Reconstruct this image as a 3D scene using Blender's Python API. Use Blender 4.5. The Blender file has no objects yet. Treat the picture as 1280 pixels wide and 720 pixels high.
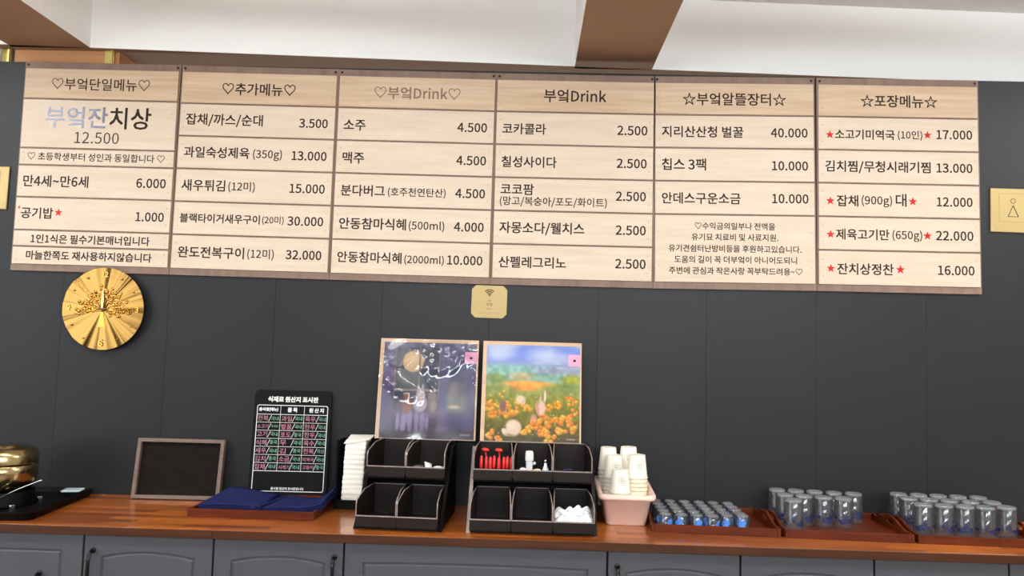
import bpy, bmesh, math, random
import numpy as np
from mathutils import Vector, Matrix, Euler
random.seed(7)
PI = math.pi
C = bpy.context.scene.collection
SC = bpy.context.scene

# ------------------------------------------------------------------ camera
cam_d = bpy.data.cameras.new('camera')
cam_d.sensor_width = 36.0
cam_d.lens = 36.0 * 1000.0 / 1280.0
cam_d.clip_start = 0.05
cam_o = bpy.data.objects.new('camera', cam_d)
C.objects.link(cam_o)
RX = Vector((0.99949638, 0.01772832, 0.02631921))
UX = Vector((-0.02497848, -0.07201697, 0.99709058))
FX = Vector((-0.01957217, 0.99724584, 0.07153787))
m = Matrix((RX, UX, -FX)).transposed().to_4x4()
m.translation = Vector((0.1385, -2.9504, 1.4442))
cam_o.matrix_world = m
SC.camera = cam_o

# ------------------------------------------------------------------ light
world = bpy.data.worlds.new('world')
SC.world = world
world.use_nodes = True
world.node_tree.nodes['Background'].inputs[0].default_value = (0.75, 0.85, 1.0, 1)
world.node_tree.nodes['Background'].inputs[1].default_value = 0.3

def area(name, loc, target, sx, sy, power, col):
    d = bpy.data.lights.new(name, 'AREA')
    d.shape = 'RECTANGLE'; d.size = sx; d.size_y = sy; d.energy = power; d.color = col
    o = bpy.data.objects.new(name, d); C.objects.link(o)
    o.location = loc
    o.rotation_euler = (Vector(target) - Vector(loc)).to_track_quat('-Z', 'Y').to_euler()
    return o
# added fill band high opposite, daylight from the unseen left window, unseen hanging lamps
area('window_daylight', (0.9, -6.9, 2.33), (0.6, 0, 2.25), 6.0, 0.42, 200, (0.86, 0.94, 1.0))  # unseen band, added to light the high faces and the upper wall
area('window_daylight', (-4.05, -3.5, 1.65), (0, -2.2, 1.4), 3.6, 1.6, 55, (0.88, 0.95, 1.0))
LAMPS = ((-2.85, -1.4, 20, 34), (-0.6, -1.4, 9, 12), (1.35, -1.4, 10, 16), (3.1, -1.4, 16, 50), (-2.85, -4.0, 14, 8), (-0.6, -4.0, 14, 8), (1.35, -4.0, 14, 8))
for lx, ly, pd, pu in LAMPS:               # unseen hanging tubes; the upward light is added to brighten the ceiling
    area('ceiling_lamp_light', (lx, ly, 2.595), (lx, ly, 0), 1.15, 0.10, pd, (1.0, 0.97, 0.93))
    area('ceiling_lamp_light', (lx, ly, 2.655), (lx, ly, 4), 1.15, 0.10, pu, (0.93, 0.97, 1.0))

area('kitchen_lamp_light', (-0.3, 0.62, 1.95), (-0.3, 0.5, 3.0), 3.6, 0.25, 9, (1.0, 0.95, 0.88))  # unseen lamp, added behind the partition to brighten the beam underside

SC.view_settings.view_transform = 'Standard'
SC.view_settings.look = 'None'
SC.view_settings.gamma = 1.0
SC.view_settings.use_curve_mapping = False
SC.view_settings.exposure = 0.23

# ------------------------------------------------------------------ materials
def lin(c):
    return tuple(((v / 255) / 12.92 if v <= 10 else (((v / 255) + 0.055) / 1.055) ** 2.4) for v in c) + (1,)

def pm(name, col, rough=0.5, metal=0.0, spec=0.5, alpha=None, var=0.0, scale=(8, 8, 8), bump=0.0,
       bscale=None, coat=0.0, col2=None, detail=4, aniso=0.0, coord='Object'):
    mt = bpy.data.materials.new(name); mt.use_nodes = True
    nt = mt.node_tree; b = nt.nodes['Principled BSDF']
    b.inputs['Base Color'].default_value = lin(col)
    b.inputs['Roughness'].default_value = rough
    b.inputs['Metallic'].default_value = metal
    b.inputs['Specular IOR Level'].default_value = spec
    b.inputs['Coat Weight'].default_value = coat
    b.inputs['Coat Roughness'].default_value = 0.06
    if aniso:
        b.inputs['Anisotropic'].default_value = aniso
    tc = nt.nodes.new('ShaderNodeTexCoord')
    if var or col2:
        mp = nt.nodes.new('ShaderNodeMapping'); mp.inputs['Scale'].default_value = scale
        nz = nt.nodes.new('ShaderNodeTexNoise'); nz.inputs['Scale'].default_value = 1.0
        nz.inputs['Detail'].default_value = detail; nz.inputs['Roughness'].default_value = 0.6
        rp = nt.nodes.new('ShaderNodeValToRGB')
        rp.color_ramp.elements[0].position = 0.3; rp.color_ramp.elements[1].position = 0.7
        c1 = lin(col); c2 = lin(col2) if col2 else tuple(v * (1 - var) for v in c1[:3]) + (1,)
        rp.color_ramp.elements[0].color = c2; rp.color_ramp.elements[1].color = c1
        oi = nt.nodes.new('ShaderNodeObjectInfo')
        va = nt.nodes.new('ShaderNodeVectorMath'); va.operation = 'ADD'
        ml = nt.nodes.new('ShaderNodeMath'); ml.operation = 'MULTIPLY'; ml.inputs[1].default_value = 37.0
        nt.links.new(oi.outputs['Random'], ml.inputs[0])
        nt.links.new(tc.outputs[coord], mp.inputs['Vector'])
        nt.links.new(mp.outputs[0], va.inputs[0]); nt.links.new(ml.outputs[0], va.inputs[1])
        nt.links.new(va.outputs[0], nz.inputs['Vector'])
        nt.links.new(nz.outputs['Fac'], rp.inputs[0]); nt.links.new(rp.outputs[0], b.inputs['Base Color'])
    if bump:
        mp2 = nt.nodes.new('ShaderNodeMapping'); mp2.inputs['Scale'].default_value = bscale or scale
        n2 = nt.nodes.new('ShaderNodeTexNoise'); n2.inputs['Scale'].default_value = 1.0; n2.inputs['Detail'].default_value = 3
        bp = nt.nodes.new('ShaderNodeBump'); bp.inputs['Strength'].default_value = bump; bp.inputs['Distance'].default_value = 0.001
        nt.links.new(tc.outputs[coord], mp2.inputs['Vector']); nt.links.new(mp2.outputs[0], n2.inputs['Vector'])
        nt.links.new(n2.outputs['Fac'], bp.inputs['Height']); nt.links.new(bp.outputs[0], b.inputs['Normal'])
    return mt

def thin_glass(name, tint=(1, 1, 1), blend=0.35, rough=0.03, amount=1.0, bump=0.0, haze=0.0):
    mt = bpy.data.materials.new(name); mt.use_nodes = True; nt = mt.node_tree
    nt.nodes.remove(nt.nodes['Principled BSDF']); out = nt.nodes['Material Output']
    tr = nt.nodes.new('ShaderNodeBsdfTransparent'); tr.inputs[0].default_value = tint + (1,)
    gl = nt.nodes.new('ShaderNodeBsdfGlossy'); gl.inputs['Roughness'].default_value = rough
    lw = nt.nodes.new('ShaderNodeLayerWeight'); lw.inputs[0].default_value = blend
    mu = nt.nodes.new('ShaderNodeMath'); mu.operation = 'MULTIPLY'; mu.inputs[1].default_value = amount
    mx = nt.nodes.new('ShaderNodeMixShader')
    nt.links.new(lw.outputs['Fresnel'], mu.inputs[0]); nt.links.new(mu.outputs[0], mx.inputs[0])
    nt.links.new(tr.outputs[0], mx.inputs[1]); nt.links.new(gl.outputs[0], mx.inputs[2])
    if haze:
        df = nt.nodes.new('ShaderNodeBsdfDiffuse'); df.inputs[0].default_value = (0.9, 0.92, 0.94, 1)
        hz = nt.nodes.new('ShaderNodeMixShader'); hz.inputs[0].default_value = haze
        nt.links.new(mx.outputs[0], hz.inputs[1]); nt.links.new(df.outputs[0], hz.inputs[2]); mx = hz
    nt.links.new(mx.outputs[0], out.inputs[0])
    if bump:
        tc = nt.nodes.new('ShaderNodeTexCoord')
        nz = nt.nodes.new('ShaderNodeTexNoise'); nz.inputs['Scale'].default_value = 14; nz.inputs['Distortion'].default_value = 1.5
        bp = nt.nodes.new('ShaderNodeBump'); bp.inputs['Strength'].default_value = bump; bp.inputs['Distance'].default_value = 0.02
        nt.links.new(tc.outputs['Object'], nz.inputs['Vector']); nt.links.new(nz.outputs['Fac'], bp.inputs['Height'])
        nt.links.new(bp.outputs[0], gl.inputs['Normal']); nt.links.new(bp.outputs[0], lw.inputs['Normal'])
    return mt

def attr_mat(name, rough=0.5):
    mt = bpy.data.materials.new(name); mt.use_nodes = True; nt = mt.node_tree; b = nt.nodes['Principled BSDF']
    a = nt.nodes.new('ShaderNodeVertexColor'); a.layer_name = 'print'
    nt.links.new(a.outputs[0], b.inputs['Base Color']); b.inputs['Roughness'].default_value = rough; b.inputs['Specular IOR Level'].default_value = 0.12
    return mt

def stave_mat(name):
    """finger-jointed wood: short staves of differing tone, varnished"""
    mt = bpy.data.materials.new(name); mt.use_nodes = True; nt = mt.node_tree; b = nt.nodes['Principled BSDF']
    tc = nt.nodes.new('ShaderNodeTexCoord')
    br = nt.nodes.new('ShaderNodeTexBrick')
    br.inputs['Scale'].default_value = 1.0; br.inputs['Brick Width'].default_value = 0.27
    br.inputs['Row Height'].default_value = 0.038; br.inputs['Mortar Size'].default_value = 0.0004
    br.inputs['Color1'].default_value = lin((128, 62, 20)); br.inputs['Color2'].default_value = lin((200, 114, 44))
    br.inputs['Mortar'].default_value = lin((110, 52, 24)); br.offset = 0.37
    nz = nt.nodes.new('ShaderNodeTexNoise'); mp = nt.nodes.new('ShaderNodeMapping')
    mp.inputs['Scale'].default_value = (5, 90, 90); nz.inputs['Scale'].default_value = 1; nz.inputs['Detail'].default_value = 5
    mx = nt.nodes.new('ShaderNodeMix'); mx.data_type = 'RGBA'; mx.blend_type = 'MULTIPLY'; mx.inputs[0].default_value = 0.5
    rp = nt.nodes.new('ShaderNodeValToRGB')
    rp.color_ramp.elements[0].color = (0.55, 0.5, 0.45, 1); rp.color_ramp.elements[1].color = (1, 1, 1, 1)
    rp.color_ramp.elements[0].position = 0.3; rp.color_ramp.elements[1].position = 0.65
    nt.links.new(tc.outputs['Object'], br.inputs['Vector']); nt.links.new(tc.outputs['Object'], mp.inputs[0])
    nt.links.new(mp.outputs[0], nz.inputs['Vector']); nt.links.new(nz.outputs['Fac'], rp.inputs[0])
    nt.links.new(br.outputs['Color'], mx.inputs[6]); nt.links.new(rp.outputs[0], mx.inputs[7])
    nt.links.new(mx.outputs[2], b.inputs['Base Color'])
    b.inputs['Roughness'].default_value = 0.3
    b.inputs['Coat Weight'].default_value = 0.6; b.inputs['Coat Roughness'].default_value = 0.1
    return mt

M = {}
M['wall'] = pm('dark_wall_panel', (33, 34, 36), 0.42, spec=0.24, var=0.12, scale=(3, 3, 3), bump=0.25, bscale=(60, 60, 260))
M['white'] = pm('white_paint', (243, 243, 241), 0.7, var=0.03, scale=(1, 1, 1))
M['soffit'] = pm('tan_underside', (164, 134, 112), 0.7, var=0.06, scale=(1, 1, 1))
M['floor'] = pm('floor_wood', (150, 116, 84), 0.4, var=0.3, scale=(1, 8, 1))
M['room'] = pm('room_paint', (205, 200, 192), 0.8)
M['roomdark'] = pm('room_wood_cladding', (96, 84, 74), 0.7)
M['core'] = pm('joint_dark', (40, 40, 42), 0.8)
M['birch'] = pm('birch_strip', (207, 190, 170), 0.5, var=0.10, scale=(4, 40, 45), col2=(197, 178, 155))
M['birch_title'] = pm('tan_birch_strip', (198, 174, 146), 0.5, scale=(3, 40, 60), col2=(178, 150, 120))
M['backing'] = pm('walnut_backing', (126, 102, 88), 0.55, scale=(30, 30, 4), col2=(110, 86, 72))
M['letter'] = pm('dark_brown_lettering', (44, 30, 25), 0.5, spec=0.12)
M['letter_grey'] = pm('grey_foil_lettering', (78, 80, 92), 0.22, metal=0.5)  # reflected light put into the grey of the first big letters
M['letter_faded'] = pm('faded_brown_lettering', (112, 88, 74), 0.4, spec=0.25)  # glare painted into one title; also the plaque border colour
M['red'] = pm('red_star_vinyl', (190, 38, 36), 0.5, spec=0.15)
M['nail'] = pm('nail_head', (150, 124, 100), 0.4)
M['screw'] = pm('black_screw', (22, 18, 16), 0.4, metal=0.5)
M['counter'] = stave_mat('worktop_wood')
M['counteredge'] = pm('worktop_edge_wood', (74, 39, 18), 0.4, scale=(4, 90, 90), col2=(56, 28, 12), spec=0.3)
M['door'] = pm('grey_cabinet_paint', (70, 72, 78), 0.5, spec=0.35, var=0.04, scale=(6, 6, 6), bump=0.1, bscale=(200, 200, 200))
M['black'] = pm('black_plastic', (6, 5, 5), 0.5, spec=0.1)
M['handle'] = pm('black_handle', (10, 10, 10), 0.2, metal=0.3)
M['bin'] = pm('dark_brown_bin_plastic', (29, 21, 19), 0.42, spec=0.22)
M['binrim'] = pm('bin_rim_plastic', (138, 124, 118), 0.3)  # edge highlights of the bins put into the colour; also one grey post
M['gold'] = pm('polished_gold', (156, 120, 64), 0.17, metal=1.0)
M['golddark'] = pm('gold_relief', (196, 148, 70), 0.22, metal=1.0)
M['plate'] = pm('brushed_brass_plate', (164, 144, 100), 0.5, metal=0.8, bump=0.1, bscale=(4, 400, 400))
M['brass'] = pm('brass_trim', (226, 206, 130), 0.3, metal=0.8)
M['pot'] = pm('pot_gold_metal', (168, 150, 110), 0.2, metal=1.0)
M['steel'] = pm('steel', (200, 200, 200), 0.2, metal=1.0)
M['traywood'] = pm('red_brown_tray_wood', (100, 42, 17), 0.4, scale=(6, 60, 60), col2=(72, 26, 9), spec=0.15)
M['pine'] = pm('pine_wood', (196, 142, 92), 0.55, scale=(3, 30, 30), col2=(176, 116, 70))
M['framewood'] = pm('grey_brown_frame_wood', (112, 92, 78), 0.5, scale=(10, 60, 60), col2=(90, 72, 60))
M['darkwood'] = pm('dark_grained_board', (26, 19, 16), 0.8, scale=(10, 60, 110), col2=(9, 6, 5), detail=6, spec=0.15)
M['sign'] = pm('black_sign_board', (7, 7, 8), 0.5, spec=0.12)
M['signline'] = pm('white_print', (225, 225, 222), 0.5)
M['chalkpink'] = pm('pink_marker', (176, 112, 132), 0.6)
M['chalkgreen'] = pm('green_marker', (104, 160, 128), 0.6)
M['navy'] = pm('navy_cloth', (33, 39, 84), 0.9, spec=0.1, var=0.15, scale=(40, 40, 40), bump=0.3, bscale=(500, 500, 500))
M['napkin'] = pm('white_napkin_paper', (240, 236, 226), 0.8)
M['cup'] = pm('white_paper_cup', (238, 232, 216), 0.6)
M['cupcream'] = pm('cream_paper_cup', (236, 218, 190), 0.6)
M['cuplogo'] = pm('grey_cup_print', (132, 128, 118), 0.6)
M['pink'] = pm('pale_pink_plastic', (240, 204, 188), 0.35)
M['redplastic'] = pm('red_plastic', (214, 44, 40), 0.3)
M['whiteplastic'] = pm('white_plastic', (232, 232, 230), 0.35)
M['sachet'] = pm('white_sachet_film', (236, 236, 234), 0.3)
M['blueprint'] = pm('blue_glass_print', (70, 130, 215), 0.4)
M['navyprint'] = pm('navy_glass_print', (22, 28, 78), 0.4)
M['paleframe'] = pm('pale_wood_edge', (214, 180, 146), 0.5, scale=(8, 40, 40), col2=(200, 164, 128))
M['sticker'] = pm('pink_sticker', (226, 158, 186), 0.5)
M['paper'] = pm('blue_white_paper', (206, 222, 232), 0.5)
M['art'] = attr_mat('painted_print', 0.35)
M['glass'] = thin_glass('clear_glass', (0.975, 0.98, 0.985), 0.33, 0.06, 0.8, haze=0.022)
M['glassbase'] = thin_glass('thick_glass_base', (0.93, 0.94, 0.95), 0.36, 0.08, 0.9, haze=0.15)
M['film'] = thin_glass('clear_film', (0.98, 0.98, 0.99), 0.38, 0.07, 0.85)
M['film2'] = thin_glass('clear_film_flat', (0.97, 0.97, 0.98), 0.30, 0.1, 0.2)

# ------------------------------------------------------------------ mesh helpers
class MB:
    def __init__(s): s.v = []; s.f = []; s.smooth = []
    def add(s, vs, fs, smooth=False):
        n = len(s.v); s.v += [tuple(v) for v in vs]
        s.f += [tuple(i + n for i in f) for f in fs]; s.smooth += [smooth] * len(fs); return s
    def bm(s, b, smooth=False):
        b.verts.index_update()
        r = s.add([v.co[:] for v in b.verts], [[v.index for v in f.verts] for f in b.faces], smooth); b.free(); return r
    def box(s, a, b, bev=0.0, seg=1):
        bm = bmesh.new(); bmesh.ops.create_cube(bm, size=1)
        for v in bm.verts:
            v.co = Vector([(a[i] + b[i]) / 2 + v.co[i] * (b[i] - a[i]) for i in range(3)])
        if bev: bmesh.ops.bevel(bm, geom=bm.edges[:], offset=bev, segments=seg, affect='EDGES', profile=0.5)
        return s.bm(bm)
    def prism(s, pts, y0, y1, axis='y'):
        """polygon (a,b) in the plane across `axis`, extruded from y0 to y1"""
        def P(a, b, c): return {'y': (a, c, b), 'x': (c, a, b), 'z': (a, b, c)}[axis]
        n = len(pts)
        vs = [P(a, b, y0) for a, b in pts] + [P(a, b, y1) for a, b in pts]
        fs = [tuple(range(n)), tuple(range(2 * n - 1, n - 1, -1))] + [(i, (i + 1) % n + 0, (i + 1) % n + n, i + n) for i in range(n)]
        return s.add(vs, fs)
    def lathe(s, prof, c=(0, 0, 0), n=24, smooth=True, caps=True, axis='z'):
        vs = []; fs = []
        def P(r, a, z):
            p = (r * math.cos(a), r * math.sin(a), z)
            if axis == 'y': p = (p[0], -p[2], p[1])
            return (p[0] + c[0], p[1] + c[1], p[2] + c[2])
        for r, z in prof:
            for k in range(n): vs.append(P(r, 2 * PI * k / n, z))
        for j in range(len(prof) - 1):
            for k in range(n):
                a = j * n + k; b = j * n + (k + 1) % n; fs.append((a, b, b + n, a + n))
        if caps:
            if prof[0][0] > 1e-5: fs.append(tuple(range(n - 1, -1, -1)))
            if prof[-1][0] > 1e-5: fs.append(tuple(range((len(prof) - 1) * n, len(prof) * n)))
        return s.add(vs, fs, smooth)
    def tube(s, pts, r, n=8, smooth=True):
        pts = [Vector(p) for p in pts]; rings = []
        for i, p in enumerate(pts):
            d = (pts[min(i + 1, len(pts) - 1)] - pts[max(i - 1, 0)]).normalized()
            u = d.orthogonal() if i == 0 else (up - d * up.dot(d))
            u.normalize(); up = u; w = d.cross(u)
            rr = r[i] if isinstance(r, (list, tuple)) else r
            rings.append([p + (u * math.cos(2 * PI * k / n) + w * math.sin(2 * PI * k / n)) * rr for k in range(n)])
        vs = [v for R in rings for v in R]; fs = []
        for j in range(len(rings) - 1):
            for k in range(n):
                a = j * n + k; b = j * n + (k + 1) % n; fs.append((a, b, b + n, a + n))
        fs.append(tuple(range(n - 1, -1, -1))); fs.append(tuple(range((len(rings) - 1) * n, len(rings) * n)))
        return s.add(vs, fs, smooth)
    def xform(s, mat):
        s.v = [tuple(mat @ Vector(v)) for v in s.v]; return s

def obj(name, mb, mat, parent=None, loc=None, rot=None):
    me = bpy.data.meshes.new(name)
    me.from_pydata(mb.v, [], mb.f); me.update()
    if any(mb.smooth): me.polygons.foreach_set('use_smooth', mb.smooth)
    me.materials.append(mat)
    bm = bmesh.new(); bm.from_mesh(me); bmesh.ops.recalc_face_normals(bm, faces=bm.faces); bm.to_mesh(me); bm.free()
    o = bpy.data.objects.new(name, me); C.objects.link(o)
    if parent: o.parent = parent
    if loc: o.location = loc
    if rot: o.rotation_euler = rot
    return o
def tag(o, label=None, cat=None, group=None, kind=None):
    if label: o['label'] = label
    if cat: o['category'] = cat
    if group: o['group'] = group
    if kind: o['kind'] = kind
    return o
def thing(name, label, cat, loc=(0, 0, 0), rot=(0, 0, 0), group=None, kind=None):
    o = bpy.data.objects.new(name, None); C.objects.link(o); o.location = loc; o.rotation_euler = rot
    o.empty_display_size = 0.05
    return tag(o, label, cat, group, kind)
def structure(name, mb, mat): return tag(obj(name, mb, mat), kind='structure')
def copy_tree(root, loc, rot=None):
    r = root.copy(); C.objects.link(r); r.location = loc
    if rot is not None: r.rotation_euler = rot
    for ch in root.children:
        c = ch.copy(); C.objects.link(c); c.parent = r
        for g in ch.children:
            d = g.copy(); C.objects.link(d); d.parent = c
    return r

_tc = {}
FONT = None
try:                                   # Blender's own bundled face; the default face falls back to it too
    import os
    for base in (bpy.utils.resource_path('LOCAL'), bpy.utils.resource_path('SYSTEM')):
        fp = os.path.join(base, 'datafiles', 'fonts', 'Noto Sans CJK Regular.woff2')
        if os.path.exists(fp): FONT = bpy.data.fonts.load(fp); break
except Exception:
    FONT = None
def warm(strings):
    """turn all strings into glyph triangles in one pass (a single dependency update)"""
    todo = [s for s in dict.fromkeys(strings) if s not in _tc]; obs = []
    for s in todo:
        cu = bpy.data.curves.new('lettering', 'FONT'); cu.body = s; cu.size = 1.0; cu.resolution_u = 2
        if FONT: cu.font = FONT
        o = bpy.data.objects.new('lettering', cu); C.objects.link(o); obs.append((s, o, cu))
    bpy.context.view_layer.update(); dg = bpy.context.evaluated_depsgraph_get()
    for s, o, cu in obs:
        me = bpy.data.meshes.new_from_object(o.evaluated_get(dg))
        vs = [v.co[:2] for v in me.vertices]; fs = [tuple(p.vertices) for p in me.polygons]
        x0 = min(v[0] for v in vs); x1 = max(v[0] for v in vs); y0 = min(v[1] for v in vs); y1 = max(v[1] for v in vs)
        _tc[s] = ([(v[0] - x0, v[1] - (y0 + y1) / 2) for v in vs], fs, x1 - x0, y1 - y0)
        bpy.data.objects.remove(o); bpy.data.curves.remove(cu); bpy.data.meshes.remove(me)
def text_geo(body):
    if body not in _tc: warm([body])
    return _tc[body]
def put_text(mb, body, x0, x1, zc, y, bold=0.0, hmax=None, sy=None):
    """lettering in the x-z plane facing -y, stretched from x0 to x1"""
    vs, fs, w, h = text_geo(body)
    s = (x1 - x0 - 2 * bold) / w; s2 = s * (sy or 1.0)
    if hmax and h * s2 > hmax: s2 = hmax / h
    offs = [(0, 0)] if not bold else [(bold * math.cos(a), bold * math.sin(a)) for a in (0.78, 2.35, 3.93, 5.5)]
    for i, (dx, dz) in enumerate(offs):
        mb.add([(x0 + bold + dx + v[0] * s, y - 0.00002 * i, zc + dz + v[1] * s2) for v in vs], fs)
    return mb

# ================================================================== structure
TOPZ = 2.476                       # top of the dark partition
core = structure('wall_back', MB().box((-4.0, 0.017, 0), (4.0, 0.12, TOPZ)), M['core'])
for k in range(-10, 10):
    x0 = k * 0.4
    obj('wall_panel', MB().box((x0 + 0.0003, 0.008, 0.0), (x0 + 0.3997, 0.0168, TOPZ + 0.001), 0.0003), M['wall'], core)
structure('floor', MB().box((-4.1, -7, -0.1), (4.1, 1.0, 0)), M['floor'])
structure('ceiling', MB().box((-4.1, -7, 2.83), (4.1, 1.0, 2.93)), M['white'])
structure('wall_left', MB().box((-4.1, -7, 0), (-4.0, 1.0, 0.8)).box((-4.1, -7, 2.5), (-4.0, 1.0, 2.83)).box((-4.1, -1.6, 0.8), (-4.0, 1.0, 2.5)).box((-4.1, -7, 0.8), (-4.0, -5.4, 2.5)), M['room'])
structure('wall_right', MB().box((4.0, -7, 0), (4.1, 1.0, 2.83)), M['room'])
structure('wall_rear', MB().box((-4.1, 1.0, 0), (4.1, 1.1, 2.83)), M['room'])
sill = MB().box((-4.1, -7.1, 0), (4.1, -7, 2.1)).box((-4.1, -7.1, 2.55), (4.1, -7, 2.83)).box((-4.1, -7.1, 2.1), (-2.3, -7, 2.55)).box((3.95, -7.1, 2.1), (4.1, -7, 2.55))  # slot left for the added fill band
structure('wall_front', sill, M['roomdark'])
# boxed-in concrete beam above the partition, its face a little askew
UZ = 2.54
fy = lambda x: 0.017 + (x + 1.556) * (0.199 / 3.657)
sof = MB().prism([(-4.0, fy(-4.0)), (4.0, fy(4.0)), (4.0, 0.95), (-4.0, 0.95)], UZ + 0.0015, 2.83, 'z')
s1 = structure('ceiling_beam', sof, M['white'])
obj('underside', MB().prism([(-4.0, fy(-4.0)), (4.0, fy(4.0)), (4.0, 0.95), (-4.0, 0.95)], UZ, UZ + 0.0015, 'z'), M['soffit'], s1)
for x0, x1 in ((-1.87, -1.563), (0.302, 0.605), (-3.9, -3.73)):
    b = structure('ceiling_beam', MB().box((x0, -6.95, UZ + 0.0015), (x1, fy(x1) + 0.004, 2.829)), M['white'])
    obj('underside', MB().box((x0, -6.95, UZ), (x1, fy(x1) + 0.004, UZ + 0.0015)), M['soffit'], b)
# timber box and brass corner trims that rise from the partition at the left
tb = structure('trim_1', MB().box((-1.876, 0.05, TOPZ - 0.05 + 0.055), (-1.50, 0.5, UZ - 0.0005)), M['pine'])
for bx0, bx1 in ((-1.920, -1.884), (-1.518, -1.482)):
    t = MB().box((bx0, 0.040, TOPZ + 0.002), (bx1, 0.048, UZ - 0.001), 0.001)
    t.box((bx0 + 0.026, 0.032, TOPZ + 0.002), (bx0 + 0.034, 0.040, UZ - 0.001), 0.001)
    obj('brass_strip', t, M['brass'], tb)
obj('side_board', MB().box((-1.50, 0.055, TOPZ + 0.002), (-1.468, 0.5, UZ - 0.0005)), M['pine'], tb)
structure('trim_2', MB().prism([(-3.9, fy(-3.9) + 0.0005), (-1.925, fy(-1.925) + 0.0005), (-1.925, 0.11), (-3.9, 0.11)], TOPZ + 0.002, UZ - 0.0005, 'z'), M['white'])

# unseen hanging lamp bodies, added to go with the lamp lights
for lx, ly, _a, _b in LAMPS:
    t = thing('ceiling_lamp', 'slim ceiling lamp, %s, %s' % ({-2.85: 'left of the left beam', -0.6: 'between the two beams', 1.35: 'right of the middle beam', 3.1: 'farthest to the right'}[lx], 'near the menu wall' if ly > -2 else 'deep in the room'), 'lamp', (lx, ly, 2.60), group='slim ceiling lamps')
    obj('housing', MB().box((-0.6, -0.06, 0.0), (0.6, 0.06, 0.05), 0.004), M['whiteplastic'], t)
    for sx in (-0.5, 0.5): obj('hanger', MB().tube([(sx, 0, 0.05), (sx, 0, 0.2298)], 0.003, 8), M['steel'], t)

kl = thing('kitchen_lamp', 'upward-shining kitchen lamp behind the dark partition', 'lamp', (-0.3, 0.62, 1.90))  # body of the added fill lamp
obj('housing', MB().box((-1.8, -0.13, 0), (1.8, 0.13, 0.045), 0.004), M['whiteplastic'], kl)
for sx in (-1.4, 1.4): obj('wall_arm', MB().box((sx - 0.01, 0.12, 0.01), (sx + 0.01, 0.38, 0.03)), M['steel'], kl)

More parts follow.
